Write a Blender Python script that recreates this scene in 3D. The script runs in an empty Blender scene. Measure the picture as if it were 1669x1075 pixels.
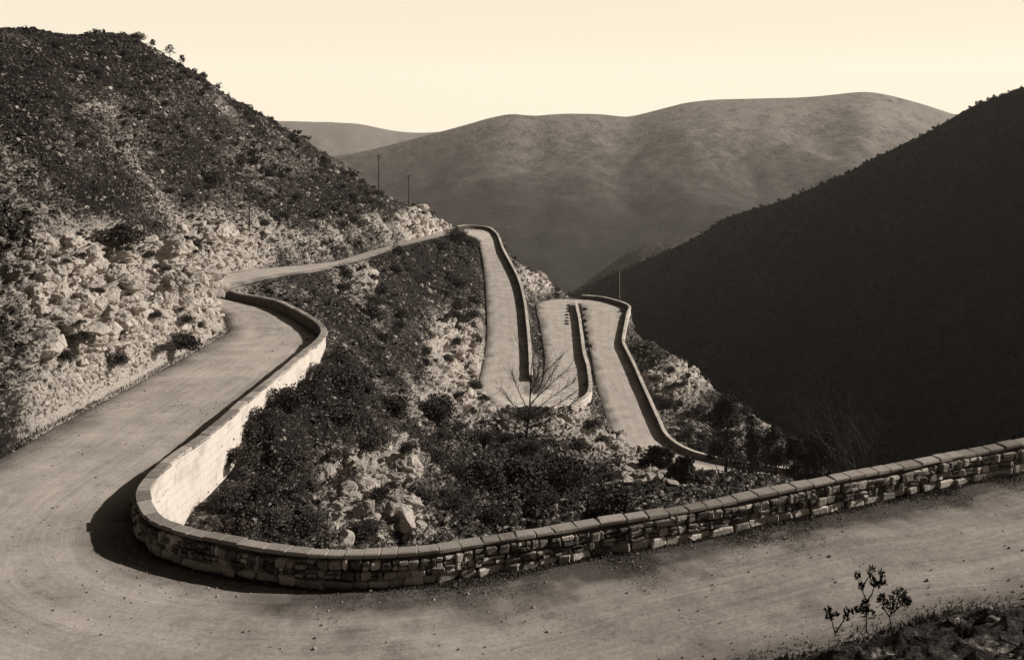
import bpy, math, random
import numpy as np
random.seed(7); rng=np.random.default_rng(7)
F=1700.0; CX=834.5; HY=200.0
scene=bpy.context.scene; col=scene.collection
TINT=(1.0,.895,.80)

# ---------------------------------------------------------------- helpers
def link(o,parent=None):
    col.objects.link(o)
    if parent is not None: o.parent=parent
    return o
def tag(o,label=None,cat=None,group=None,kind=None):
    if label: o['label']=label
    if cat: o['category']=cat
    if group: o['group']=group
    if kind: o['kind']=kind
    return o
def np_mesh(name,v,f,mat,smooth=False,attrs=None,uv=None):
    v=np.ascontiguousarray(v,dtype=np.float32); f=np.ascontiguousarray(f,dtype=np.int32)
    me=bpy.data.meshes.new(name); n,k=f.shape
    me.vertices.add(len(v)); me.vertices.foreach_set('co',v.ravel())
    me.loops.add(n*k); me.loops.foreach_set('vertex_index',f.ravel())
    me.polygons.add(n); me.polygons.foreach_set('loop_start',np.arange(0,n*k,k,dtype=np.int32))
    me.polygons.foreach_set('loop_total',np.full(n,k,dtype=np.int32))
    me.polygons.foreach_set('use_smooth',np.full(n,smooth,dtype=bool))
    if attrs:
        for an,av in attrs.items():
            a=me.attributes.new(an,'FLOAT','POINT'); a.data.foreach_set('value',np.asarray(av,dtype=np.float32))
    if uv is not None:
        l=me.uv_layers.new(name='UVMap'); l.data.foreach_set('uv',np.asarray(uv,dtype=np.float32)[f.ravel()].ravel())
    me.update(calc_edges=True); me.validate()
    if mat: me.materials.append(mat)
    return me
def obj(name,me,parent=None): return link(bpy.data.objects.new(name,me),parent)
def empty(name,loc):
    o=bpy.data.objects.new(name,None); o.empty_display_size=.3; o.location=loc; return link(o)

def _h(ix,iy,iz,s):
    M=np.uint64(0xFFFFFFFF)
    a=(ix.astype(np.int64)*374761393+iy.astype(np.int64)*668265263+iz.astype(np.int64)*2147483647+s*974634777).astype(np.uint64)&M
    a=((a^(a>>np.uint64(13)))*np.uint64(1274126177))&M
    a=((a^(a>>np.uint64(16)))*np.uint64(2246822519))&M
    a=a^(a>>np.uint64(15))
    return (a&np.uint64(0xFFFF)).astype(np.float32)/32767.5-1
def vnoise(x,y,z,s=0):
    x0=np.floor(x);y0=np.floor(y);z0=np.floor(z)
    fx=(x-x0);fy=(y-y0);fz=(z-z0)
    fx=fx*fx*(3-2*fx);fy=fy*fy*(3-2*fy);fz=fz*fz*(3-2*fz)
    r=0
    for a in (0,1):
        for b in (0,1):
            for c in (0,1):
                w=(fx if a else 1-fx)*(fy if b else 1-fy)*(fz if c else 1-fz)
                r=r+w*_h(x0+a,y0+b,z0+c,s)
    return r
def fbm(x,y,z,fr,oc=4,s=0,gain=.5):
    r=0;a=1.;t=0
    for i in range(oc):
        r=r+a*vnoise(x*fr+i*7.3,y*fr+i*3.1,z*fr,s+i); t+=a; a*=gain; fr*=2.03
    return r/t

# ---------------------------------------------------------------- materials
def newmat(name,rough=.95):
    m=bpy.data.materials.new(name); m.use_nodes=True
    nt=m.node_tree; b=nt.nodes['Principled BSDF']; b.inputs['Roughness'].default_value=rough
    b.inputs['Specular IOR Level'].default_value=.15
    return m,nt,b
def gc(g):
    # dark growth and damp earth are a warmer brown than the pale limestone
    t=min(1,g/.35); return (g,g*(.835+.055*t),g*(.76+.04*t),1)
def noise(nt,vec,scale,detail=5,rough=.6,dist=0):
    n=nt.nodes.new('ShaderNodeTexNoise'); n.inputs['Scale'].default_value=scale
    n.inputs['Detail'].default_value=detail; n.inputs['Roughness'].default_value=rough; n.inputs['Distortion'].default_value=dist
    nt.links.new(vec,n.inputs['Vector']); return n.outputs['Fac']
def ramp(nt,fac,stops):
    r=nt.nodes.new('ShaderNodeValToRGB'); e=r.color_ramp.elements
    while len(e)<len(stops): e.new(.5)
    for i,(p,g) in enumerate(stops): e[i].position=p; e[i].color=gc(g) if not isinstance(g,tuple) else g
    nt.links.new(fac,r.inputs['Fac']); return r.outputs['Color']
def mth(nt,op,a,b=None,c=None,clamp=False):
    n=nt.nodes.new('ShaderNodeMath'); n.operation=op; n.use_clamp=clamp
    for i,x in enumerate((a,b,c)):
        if x is None: continue
        if isinstance(x,(int,float)): n.inputs[i].default_value=x
        else: nt.links.new(x,n.inputs[i])
    return n.outputs[0]
def coord(nt,kind='Object'):
    return nt.nodes.new('ShaderNodeTexCoord').outputs[kind]
def geopos(nt): return nt.nodes.new('ShaderNodeNewGeometry').outputs['Position']
def attr(nt,name):
    a=nt.nodes.new('ShaderNodeAttribute'); a.attribute_name=name; return a.outputs['Fac']
def bump(nt,b,height,strength,dist):
    n=nt.nodes.new('ShaderNodeBump'); n.inputs['Strength'].default_value=strength; n.inputs['Distance'].default_value=dist
    nt.links.new(height,n.inputs['Height']); nt.links.new(n.outputs[0],b.inputs['Normal'])
def mapping(nt,vec,sc,rot=(0,0,0)):
    m=nt.nodes.new('ShaderNodeMapping'); m.inputs['Scale'].default_value=sc; m.inputs['Rotation'].default_value=rot
    nt.links.new(vec,m.inputs['Vector']); return m.outputs[0]

def mat_terrain():
    m,nt,b=newmat('hillside_ground'); p=geopos(nt); rk=attr(nt,'rock')
    n1=noise(nt,p,.35,5,.6); n2=noise(nt,mapping(nt,p,(1,1,1.8)),1.7,6,.78); n3=noise(nt,p,9,4,.7); n4=noise(nt,mapping(nt,p,(1,1,2.2)),4.2,4,.7)
    s=mth(nt,'ADD',mth(nt,'MULTIPLY',n1,.25),mth(nt,'MULTIPLY',n2,.75))
    s=mth(nt,'ADD',s,mth(nt,'MULTIPLY',mth(nt,'SUBTRACT',n4,.5),.45))
    s=mth(nt,'ADD',s,mth(nt,'MULTIPLY',mth(nt,'SUBTRACT',n3,.5),.3))
    s=mth(nt,'ADD',s,mth(nt,'MULTIPLY',mth(nt,'SUBTRACT',rk,.42),.52))
    wv=nt.nodes.new('ShaderNodeVectorMath'); wv.operation='ADD'; nz=nt.nodes.new('ShaderNodeTexNoise'); nz.inputs['Scale'].default_value=1.3; nz.inputs['Detail'].default_value=4
    nt.links.new(p,nz.inputs['Vector']); nt.links.new(p,wv.inputs[0]); nt.links.new(nz.outputs['Color'],wv.inputs[1])
    vo=nt.nodes.new('ShaderNodeTexVoronoi'); vo.feature='DISTANCE_TO_EDGE'; vo.inputs['Scale'].default_value=.75; nt.links.new(mapping(nt,wv.outputs[0],(1,1,1.7),(.3,.2,0)),vo.inputs['Vector'])
    s=mth(nt,'ADD',mth(nt,'MULTIPLY',mth(nt,'SUBTRACT',s,.68),mth(nt,'SUBTRACT',1,mth(nt,'MULTIPLY',rk,.35))),mth(nt,'ADD',.68,mth(nt,'MULTIPLY',mth(nt,'SUBTRACT',rk,.5),-.0)))
    crack=mth(nt,'MULTIPLY',mth(nt,'SUBTRACT',1,mth(nt,'MULTIPLY',vo.outputs[0],22),clamp=True),mth(nt,'MULTIPLY',.13,mth(nt,'GREATER_THAN',noise(nt,p,.8,2,.5),.52)))
    s=mth(nt,'SUBTRACT',s,crack)
    c=ramp(nt,s,[(.38,.025),(.455,.06),(.49,.12),(.535,.36),(.60,.58),(.75,.72)])
    nt.links.new(c,b.inputs['Base Color'])
    bump(nt,b,mth(nt,'SUBTRACT',mth(nt,'ADD',mth(nt,'MULTIPLY',n2,.7),mth(nt,'MULTIPLY',n3,.3)),mth(nt,'MULTIPLY',crack,1.5)),1,.6)
    return m
def mat_road():
    m,nt,b=newmat('gravel_road'); uv=coord(nt,'UV'); p=geopos(nt)
    streak=noise(nt,mapping(nt,uv,(3.2,.10,1)),1.6,5,.6,.2)
    streak2=noise(nt,mapping(nt,uv,(9,.35,1)),1.3,4,.6)
    n=noise(nt,p,.5,4,.6); g=noise(nt,p,9,5,.8); g2=noise(nt,p,42,2,.6)
    ed=attr(nt,'edge')
    s=mth(nt,'ADD',mth(nt,'MULTIPLY',streak,.17),mth(nt,'MULTIPLY',n,.30))
    s=mth(nt,'ADD',s,mth(nt,'MULTIPLY',streak2,.10))
    s=mth(nt,'ADD',s,mth(nt,'MULTIPLY',g,.30)); s=mth(nt,'ADD',s,mth(nt,'MULTIPLY',g2,.13))
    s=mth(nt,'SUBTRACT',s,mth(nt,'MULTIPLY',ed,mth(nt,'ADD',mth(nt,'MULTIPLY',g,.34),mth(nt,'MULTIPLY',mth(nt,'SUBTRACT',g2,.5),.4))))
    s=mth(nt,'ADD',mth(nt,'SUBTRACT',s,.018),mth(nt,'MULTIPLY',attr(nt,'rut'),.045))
    pat=noise(nt,p,1.7,3,.6); s=mth(nt,'SUBTRACT',s,mth(nt,'MULTIPLY',mth(nt,'SUBTRACT',pat,.55,clamp=True),.35))
    c=ramp(nt,s,[(.24,.09),(.40,.28),(.5,.42),(.62,.60)])
    nt.links.new(c,b.inputs['Base Color'])
    bump(nt,b,mth(nt,'ADD',mth(nt,'MULTIPLY',g,.6),mth(nt,'ADD',mth(nt,'MULTIPLY',g2,.25),mth(nt,'MULTIPLY',streak2,.3))),.6,.03)
    return m
def mat_stone(name,lo,hi,scale=3,bmp=.5):
    m,nt,b=newmat(name); p=geopos(nt); r=attr(nt,'tone')
    n=noise(nt,p,scale,6,.7); g=noise(nt,p,scale*8,4,.7)
    s=mth(nt,'ADD',mth(nt,'MULTIPLY',n,.45),mth(nt,'MULTIPLY',r,.5)); s=mth(nt,'ADD',s,mth(nt,'MULTIPLY',mth(nt,'SUBTRACT',g,.5),.5))
    c=ramp(nt,s,[(.18,lo),(.45,(lo+hi)/2),(.72,hi)])
    nt.links.new(c,b.inputs['Base Color']); bump(nt,b,mth(nt,'ADD',n,mth(nt,'MULTIPLY',g,.5)),bmp,.06)
    return m
def mat_face():
    m,nt,b=newmat('pale_retaining_stone'); p=geopos(nt); uv=coord(nt,'UV')
    n=noise(nt,p,1.1,6,.7); g=noise(nt,p,9,4,.7)
    br=nt.nodes.new('ShaderNodeTexBrick'); nt.links.new(uv,br.inputs['Vector'])
    br.inputs['Scale'].default_value=1; br.inputs['Brick Width'].default_value=.55; br.inputs['Row Height'].default_value=.24
    br.inputs['Mortar Size'].default_value=.012; br.inputs['Mortar Smooth'].default_value=.4
    br.inputs['Color1'].default_value=(1,1,1,1); br.inputs['Color2'].default_value=(.8,.8,.8,1); br.inputs['Mortar'].default_value=(.55,.55,.55,1)
    bw=nt.nodes.new('ShaderNodeRGBToBW'); nt.links.new(br.outputs['Color'],bw.inputs[0])
    s=mth(nt,'ADD',mth(nt,'MULTIPLY',n,.8),mth(nt,'MULTIPLY',bw.outputs[0],.38)); s=mth(nt,'ADD',s,mth(nt,'MULTIPLY',mth(nt,'SUBTRACT',g,.5),.3))
    c=ramp(nt,s,[(.34,.12),(.52,.40),(.75,.66)])
    nt.links.new(c,b.inputs['Base Color']); bump(nt,b,s,.4,.05); return m
def mat_leaf(name,lo,hi):
    m,nt,b=newmat(name,.8); p=geopos(nt); oi=nt.nodes.new('ShaderNodeObjectInfo').outputs['Random']
    n=noise(nt,p,2.2,3,.7); g=noise(nt,p,17,2,.6)
    s=mth(nt,'ADD',mth(nt,'MULTIPLY',n,.5),mth(nt,'MULTIPLY',oi,.2)); s=mth(nt,'ADD',s,mth(nt,'MULTIPLY',g,.3))
    c=ramp(nt,s,[(.3,lo),(.7,hi)]); nt.links.new(c,b.inputs['Base Color'])
    return m
def mat_plain(name,lo,hi,scale=20,rough=.9):
    m,nt,b=newmat(name,rough); n=noise(nt,mapping(nt,geopos(nt),(1,1,.25)),scale,5,.6)
    nt.links.new(ramp(nt,n,[(.3,lo),(.7,hi)]),b.inputs['Base Color']); bump(nt,b,n,.5,.02); return m
M_ter=mat_terrain(); M_road=mat_road()
M_cop=mat_stone('coping_stone',.16,.46,4); M_copw=mat_stone('pale_coping',.42,.75,3); M_rub=mat_stone('rubble_stone',.05,.78,2.5,.7); M_rock=mat_stone('limestone',.10,.56,2.6,1.0)
M_core=mat_stone('earth_mortar',.05,.10,6); M_face=mat_face()
M_leaf=mat_leaf('evergreen_leaves',.022,.09); M_leaf2=mat_leaf('dry_scrub_leaves',.05,.17); M_leafm=mat_leaf('grey_leaves',.03,.10); M_leaf3=mat_leaf('pale_dry_scrub',.16,.42); M_fore=mat_leaf('shrub_leaves',.008,.022)
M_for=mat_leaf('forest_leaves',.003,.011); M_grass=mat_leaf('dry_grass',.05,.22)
M_bark=mat_plain('dark_bark',.02,.06); M_pale=mat_plain('pale_bark',.07,.16); M_wood=mat_plain('weathered_pole',.03,.07); M_por=mat_plain('porcelain',.5,.6)

# ---------------------------------------------------------------- the road, from the near bend down through the hairpins
def P(px,py,h):
    Y=F*h/(py-HY); return ((px-CX)/F*Y,Y)
ST=[]   # (Lx,Ly,Rx,Ry,h)
PH=.7
near=[(2290,590,8.05,5.2),(2010,647,8.2,5.2),(1760,701,8.4,5.2),(1660,722,8.5,5.2),(1600,734,8.6,5.2),(1500,754,8.7,5.3),(1400,774,8.8,5.3),(1290,795,8.9,4.9),(1190,815,9.0,5.0),(1065,838,9.1,5.1),
(985,851,9.2,5.2),(870,870,9.25,5.4),(800,880,9.3,5.5),(700,895,9.35,5.6),(597,902,9.4,5.8),(496,900,9.45,6.0),(396,887,9.5,6.2),(295,865,9.5,6.3),(248,848,9.5,6.3),(228,824,9.5,6.3),
(223,801,9.55,6.2),(231,784,9.6,6.1),(261,754,9.7,6.05),(328,700,9.85,6.),(396,653,10.0,6),(417,633,10.15,6),(451,611,10.3,6),(487,578,10.55,6)]
Rn=[P(a,b,h-PH) for a,b,h,w in near]
Rn=[((-9.12,y) if (y>28.5 and x<-8.5) else (x,y)) for x,y in Rn]
for i,(a,b,h,w) in enumerate(near):
    p=Rn[max(0,i-1)]; q=Rn[min(len(Rn)-1,i+1)]
    dx,dy=q[0]-p[0],q[1]-p[1]; l=math.hypot(dx,dy); nx,ny=-dy/l,dx/l      # left of travel is the outer side
    nx,ny=-nx*-1,ny
    ST.append((Rn[i][0]+nx*w,Rn[i][1]+ny*w,Rn[i][0],Rn[i][1],h))
# travel turns clockwise round the near hairpin; left of travel must be the outer side
c0=ST[5]
if c0[1]>c0[3]: ST=[(2*s[2]-s[0],2*s[3]-s[1],s[2],s[3],s[4]) for s in ST]
def add(L,R,h): ST.append((L[0],L[1],R[0],R[1],h))
add((-15.1,48.5),(-9.1,48.3),10.75)
I_CORNER=len(ST); add((-15.1,52.5),(-9.4,51.4),10.95)
add((-15.3,56),(-10.3,55),11.15); add((-17.2,62),(-12.6,60.4),11.4); add((-19.6,66.5),(-14.7,64.6),11.6); add((-21.6,70),(-16.6,67.4),11.8)
add((-23.6,74),(-18.3,69.8),12.0); I_PEND=len(ST); add((-25.1,79),(-20.2,73.3),12.25); add((-25.6,84),(-21.5,78.5),12.6); add((-25.6,90),(-21.9,85),13.1)
add((-25.3,99),(-21.3,95),13.95); add((-23.7,109.6),(-19.9,106),15.0); add((-21.9,124),(-18.5,126),16.6); add((-21.7,145),(-17.6,150),18.3)
add((-21.5,172),(-16.5,180),20.6); add((-19.9,203),(-14.6,209),22.9); add((-16.4,236),(-12.2,234),24.8)
I_H1=len(ST); add((-13.8,252),(-10.9,241.5),26.0); add((-10.9,262),(-9.5,245),26.6); add((-6.9,263),(-8.6,245),27.0); add((-4.5,257),(-7.9,242.5),27.4)
A=[(819,412,784,28.6),(831,435,788,29.8),(843,459,791,30.9),(849,478,792,31.8),(854,502,793,32.8),(857,528,794,33.8),(860,559,793,35),(862,592,788,36.1),(863,618,782,36.9)]
for a,b,c,h in A: add(P(a,b,h),P(c,b,h),h)
I_AEND=len(ST)-1
add(P(864,628,37.4),P(783,643,37.6),37.5); add(P(868,640,38.1),P(812,664,38.1),38.1); add(P(873,641,38.6),P(860,674,38.6),38.6); I_B0=len(ST)-1
add(P(878,636,39.1),P(915,667,39.1),39.1); add(P(882,628,39.5),P(952,656,39.5),39.5)
Bt=[(886,612,957,39.8),(888,584,950,40.),(884,553,946,40.2),(879,523,942,40.4),(875,507,938.5,40.6)]
for a,b,c,h in Bt: add(P(a,b,h),P(c,b,h),h)
I_BEND=len(ST)-1
add(P(880,490.5,40.7),P(938,495.5,40.75),40.75); add(P(907,487.3,40.8),P(940,494.5,40.8),40.8); add(P(940,487.3,40.85),P(943,494.5,40.85),40.85); I_C0=len(ST)-1
add(P(974,489.5,40.95),P(945,495.5,40.95),40.95); add(P(1000,495,41.05),P(947,498,41.05),41.05); add(P(1023,504,41.2),P(948.5,503,41.2),41.2)
Ct=[(1021,518,950,41.5),(1016,545,955,42.2),(1014,564,960,42.8),(1021,580,964,43.3),(1033,605,968,44.1),(1043,628,973,44.9),(1058,662,983,46.1),(1072,694,993,47.2)]
for a,b,c,h in Ct: add(P(a,b,h),P(c,b,h),h)
add(P(1084,717,47.9),P(1004,724,47.9),47.9); add(P(1101,732,48.6),P(1025,757,48.6),48.6); add(P(1128,745,49.2),P(1072,785,49.2),49.2)
add(P(1174,757,50),P(1140,802,50),50); add(P(1221,765,50.8),P(1200,815,50.8),50.8); add(P(1278,772,51.5),P(1262,824,51.5),51.5); add(P(1400,786,53),P(1390,840,53),53)
ST=np.array(ST); NS=len(ST); MS=12
def catmull(P4,t):
    p0,p1,p2,p3=P4
    d=[max(1e-3,np.linalg.norm(b-a)**.5) for a,b in ((p0,p1),(p1,p2),(p2,p3))]
    t0=0;t1=d[0];t2=t1+d[1];t3=t2+d[2]; t=t1+(t2-t1)*t
    A1=(t1-t)/(t1-t0)*p0+(t-t0)/(t1-t0)*p1; A2=(t2-t)/(t2-t1)*p1+(t-t1)/(t2-t1)*p2; A3=(t3-t)/(t3-t2)*p2+(t-t2)/(t3-t2)*p3
    B1=(t2-t)/(t2-t0)*A1+(t-t0)/(t2-t0)*A2; B2=(t3-t)/(t3-t1)*A2+(t-t1)/(t3-t1)*A3
    return (t2-t)/(t2-t1)*B1+(t-t1)/(t2-t1)*B2
def resample(pts):
    out=[]; n=len(pts)
    for i in range(n-1):
        p0=pts[i-1] if i>0 else 2*pts[0]-pts[1]; p3=pts[i+2] if i+2<n else 2*pts[-1]-pts[-2]
        for k in range(MS): out.append(catmull((p0,pts[i],pts[i+1],p3),k/MS))
    out.append(pts[-1]); return np.array(out)
RL=resample(ST[:,0:2]); RR=resample(ST[:,2:4])
RH=np.interp(np.arange(len(RL))/MS,np.arange(NS),ST[:,4])
RH=np.convolve(np.pad(RH,6,mode='edge'),np.ones(13)/13,'valid')
RC=(RL+RR)/2
NR=len(RC)
def outward(edge,other):
    t=np.gradient(edge,axis=0); n=np.stack([t[:,1],-t[:,0]],1); n/=np.linalg.norm(n,axis=1)[:,None]+1e-9
    s=np.sign(((edge-other)*n).sum(1)); s[s==0]=1
    return n*s[:,None]
NRR=outward(RR,RL); NLL=outward(RL,RR)
def road_dist(X,Y):
    """signed distance beyond the road edge, the road height there, and the side (+1 = right edge)"""
    X=np.asarray(X,np.float32).ravel();Y=np.asarray(Y,np.float32).ravel()
    D=np.full(X.shape,1e3,np.float32);H=np.zeros(X.shape,np.float32);S=np.zeros(X.shape,np.float32)
    step=1
    cen=RC.astype(np.float32)
    half=(np.linalg.norm(RL-RR,axis=1)/2).astype(np.float32)
    ch=20000
    L0=RL.astype(np.float32);R0=RR.astype(np.float32)
    sp_=np.maximum(np.linalg.norm(np.gradient(RL,axis=0),axis=1),np.linalg.norm(np.gradient(RR,axis=0),axis=1)).astype(np.float32)*.56
    for a in range(0,len(X),ch):
        x=X[a:a+ch,None];y=Y[a:a+ch,None]
        # distance to the cross-line segment L-R of each station
        ex=R0[:,0]-L0[:,0];ey=R0[:,1]-L0[:,1];ll=ex*ex+ey*ey
        t=((x-L0[:,0])*ex+(y-L0[:,1])*ey)/ll; tc=np.clip(t,0,1)
        d=np.hypot(x-L0[:,0]-tc*ex,y-L0[:,1]-tc*ey)
        i=d.argmin(1); r=np.arange(len(i))
        ti=t[r,i]; Li=np.sqrt(ll[i]); lat=np.abs(ti-np.clip(ti,0,1))*Li
        al=np.abs((x[:,0]-L0[i,0])*ey[i]-(y[:,0]-L0[i,1])*ex[i])/Li
        D[a:a+ch]=np.hypot(lat,np.maximum(0,al-sp_[i]));H[a:a+ch]=RH[i];S[a:a+ch]=np.where(t[r,i]>.5,1,-1)
    return D,H,S

# ---------------------------------------------------------------- terrain control points (px, Y, py)
CP=[]
def cp(px,Y,py): CP.append((px,Y,(py-HY)/F))
for t in [ # left rocks and hill
(75,36,600),(75,39,500),(75,42,400),(75,48,330),(75,65,200),(75,90,110),(75,115,62),
(-150,30,640),(-150,34,480),(-150,40,330),(-150,70,130),(-150,110,55),(-500,22,620),(-500,30,300),(-500,60,60),(-500,110,20),
(200,44,560),(200,47,500),(200,51,455),(200,62,400),(200,80,300),(200,103,200),(200,125,120),
(260,50,520),(260,58,446),(300,52,530),(300,57,452),(335,56,500),(330,58,478),(257,75,440),(300,88,430),(300,97,350),(300,115,250),(300,135,160),
(400,104,400),(400,115,350),(400,133,280),(400,150,220),(500,130,380),(500,155,310),(500,175,260),(600,170,370),(600,192,330),(680,222,365),
# crest of the hill
(700,246,351),(640,238,324),(560,215,268),(500,195,231),(450,178,205),(400,165,178),(340,155,142),(300,150,117),(262,146,91),(236,143,72),(218,141,61),(200,140,58),(160,136,58),(80,130,58),(0,128,59),(-150,128,50),(-400,128,40),
(740,262,374),(700,300,410),(640,300,400),(560,280,360),(500,260,330),(400,230,260),(300,210,200),(200,200,170),(0,190,160),(-300,190,140),
(600,400,620),(300,400,480),(0,400,420),(-400,400,380),
# slope between the upper and the lower road
(740,158,545),(740,125,640),(740,95,702),(740,60,800),(740,38,862),(740,29,915),
(800,118,662),(800,85,728),(800,58,805),(800,42,852),(870,110,663),(870,75,755),(870,46,832),(920,104,674),(960,100,706),(1000,92,730),(960,72,765),(960,45,822),(1040,85,752),(1080,82,760),(1130,78,780),(1200,72,786),(1280,68,792),(1040,62,790),(1040,36,832),
(1100,50,812),(1100,34,850),(1200,50,835),(1200,100,850),(1200,34,850),
(870,128,700),(960,130,740),(1040,130,800),(1100,125,830),(1150,110,850),
(400,31,800),(400,27.5,860),(500,30,860),(500,36,785),(500,42,705),(500,46,650),(600,34,860),(600,44,785),(600,58,705),(600,72,625),(560,62,565),(600,90,545),(600,115,485),
(700,80,702),(700,108,625),(700,140,545),(700,172,462),(500,78,502),(450,84,472),(550,108,472),(660,38,858),(900,35,845),
# beyond the walls
(850,252,436),(880,258,458),(905,262,476),(930,262,488),(830,300,470),(880,310,520),(930,320,560),(790,290,440),(1000,300,640),(1100,300,700),
(1060,205,558),(1100,200,582),(1150,190,622),(1200,182,654),(1250,172,692),(1290,162,738),(1100,173,680),(1150,163,722),(1200,160,745),(1060,185,610),
(1080,250,680),(1150,240,740),(1250,230,820),(1350,200,860),(1350,150,880),(1300,100,880),(1400,60,880),(1400,34,850),(1500,40,850),(1500,120,900),(1700,34,820),(1700,60,860),(1700,150,860),(1900,60,840),(2200,60,800),(2200,150,700),
(1000,400,760),(1300,400,760),(1600,400,700),(1900,400,560),(2300,400,400),(700,400,700),(2300,200,600),(2300,30,600),
# bank the camera stands on
(834,4,1475),(834,8,1262),(834,12,1190),(834,14,1180),(400,4,1475),(400,8,1300),(400,12,1250),(1400,8,1262),(1400,12,1140),(1400,4,1475),(0,8,1200),(-300,10,900),(2000,8,1200),(2000,12,950),(2300,8,1000)]: cp(*t)
# ground beside the road edges
def seg(i): return i/MS
pts=[];zz=[]
last=None
for i in range(0,NR):
    s=i/MS
    c=RC[i]
    if last is not None and np.hypot(*(c-last))<.035*c[1]+.5: continue
    last=c
    for edge,n,side in ((RL,NLL,'L'),(RR,NRR,'R')):
        if s<I_CORNER+.5:
            if side=='R': dz=-1.9 if s<16 else (-3.0 if s<22 else (-1.2 if s<24 else -.25))
            else: dz=.35 if s<13 else (.6 if s<19 else 1.5)
        elif s<I_PEND: dz=-.4 if side=='R' else 1.2
        elif s<I_H1: dz=-1.0 if side=='R' else 1.3
        elif s<I_H1+3.5: dz=-1.5 if side=='L' else -.3
        elif s<=I_AEND+.5: dz=-2.3 if side=='L' else 1.0
        elif s<I_B0+2: dz=-3.4 if side=='R' else -.2
        elif s<=I_BEND+.5: dz=-2.0 if side=='R' else .7
        elif s<=I_C0+2: dz=-2.0 if side=='L' else -.5
        else: dz=-2.8 if side=='L' else .5
        off=.8 if s<I_PEND else 1.1
        q=edge[i]+n[i]*off; pts.append(q); zz.append(-RH[i]+dz)
pts=np.array(pts);zz=np.array(zz)
d,_,_=road_dist(pts[:,0],pts[:,1]); ok=(d>.6)&(pts[:,1]>5)
for q,z in zip(pts[ok],zz[ok]): CP.append((q[0]/q[1]*F+CX,q[1],-z/q[1]))
# road centre points keep the sheet at road level beneath the road
for i in range(0,NR,10):
    if RC[i][1]>5: CP.append((RC[i][0]/RC[i][1]*F+CX,RC[i][1],(RH[i]+.1)/RC[i][1]))
CP=np.array(CP)
KU=3.0/F
U=np.stack([CP[:,0]*KU,np.log(CP[:,1])*1.0],1); V=CP[:,2]
n=len(U)
Dm=np.linalg.norm(U[:,None]-U[None],axis=2)
K=np.zeros((n+3,n+3)); K[:n,:n]=Dm-np.eye(n)*.0015; K[:n,n]=1;K[:n,n+1:]=U; K[n,:n]=1;K[n+1:,:n]=U.T
W=np.linalg.solve(K,np.concatenate([V,[0,0,0]]))
def rbf(px,lnY):
    q=np.stack([px*KU,lnY],1).astype(np.float32); out=np.zeros(len(q)); Uf=U.astype(np.float32)
    for a in range(0,len(q),20000):
        b=q[a:a+20000]; D=np.sqrt((b[:,None,0]-Uf[None,:,0])**2+(b[:,None,1]-Uf[None,:,1])**2)
        out[a:a+20000]=D@W[:n]+W[n]+b@W[n+1:]
    return out
cpx=np.arange(-520,2340,9.0); cly=np.linspace(math.log(3.8),math.log(430),460)
G=rbf(np.repeat(cpx,len(cly)),np.tile(cly,len(cpx))).reshape(len(cpx),len(cly))
def base_slope(px,lnY):
    a=np.clip((px-cpx[0])/9.0,0,len(cpx)-1.001); b=np.clip((lnY-cly[0])/(cly[1]-cly[0]),0,len(cly)-1.001)
    i=a.astype(int);j=b.astype(int);fa=a-i;fb=b-j
    return G[i,j]*(1-fa)*(1-fb)+G[i+1,j]*fa*(1-fb)+G[i,j+1]*(1-fa)*fb+G[i+1,j+1]*fa*fb

# fine grid
gpx=np.concatenate([np.arange(-510,-60,9.),np.arange(-60,1740,2.4),np.arange(1740,2330,9.)])
def rows():
    r=[3.9]; 
    while r[-1]<425:
        y=r[-1]; s=.0075 if y<17 else (.0046 if y<27 else (.0026 if y<60 else (.0034 if y<130 else .0042)))
        if y>275: s=.01
        r.append(y*(1+s))
    return np.array(r)
gY=rows()
PX,YY=np.meshgrid(gpx,gY,indexing='ij'); nc,nr=PX.shape
XX=(PX-CX)/F*YY
sl=base_slope(PX.ravel(),np.log(YY.ravel())).reshape(nc,nr)
ZZ=-sl*YY
# region masks: gaussian spots of bare pale rock on the ground, given where they lie
spots=[(200,520,170,110,1.1),(110,440,90,60,.7),(300,500,80,60,1.1),(120,620,80,50,.6),(380,400,60,34,1.1),(330,365,40,22,.7),(120,420,50,25,.7),(745,585,45,60,1.3),(700,655,60,25,.5),(770,670,40,20,.8),
(620,760,50,45,.8),(545,800,60,50,.7),(570,850,40,40,.8),(650,860,60,28,1.0),(990,735,60,25,.9),(1040,775,40,25,.9),(920,700,40,18,.8),(890,455,40,25,1.2),(1135,610,60,25,.9),(1100,640,50,40,.4),(1200,700,60,25,.6),
(690,372,40,14,1.3),(680,345,14,16,1.2),(660,402,28,12,1.2),(600,350,70,30,.35),(500,390,60,22,.4),(530,190,200,30,-.3),(150,180,30,8,.45),(180,250,60,30,.08),(150,650,90,30,.6),(260,592,80,28,.9),(340,552,40,25,1.1),(190,560,80,40,.5),(240,330,60,26,.12),
(150,95,150,50,-.6),(560,330,70,30,-.6),(700,450,70,45,-.35),(520,650,60,60,-.5),(870,770,110,40,-.3),(760,740,60,40,-.15),(400,760,60,80,-.35),(480,840,60,40,-.2),(820,700,70,16,.45),(700,780,60,30,.2),(1180,690,40,50,-.3),(745,410,40,25,-.6),(310,245,40,30,-.4),(150,330,50,25,-.5),
(590,450,12,18,1),(500,305,80,25,-.3),(1100,770,60,30,.3)]
PYb=HY+F*sl
R=np.full(PX.shape,-.13)
for a,b,rx,ry,am in spots: R+=am*np.exp(-((PX-a)/rx)**2-((PYb-b)/ry)**2)
# only real ground distance: spots are for ground nearer than the next valley
R[:, :]=np.clip(R+.5*fbm(XX,YY,ZZ,.12,3,5),-1,1.4)
Rk=np.clip(R*.6+.32,0,1)
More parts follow.
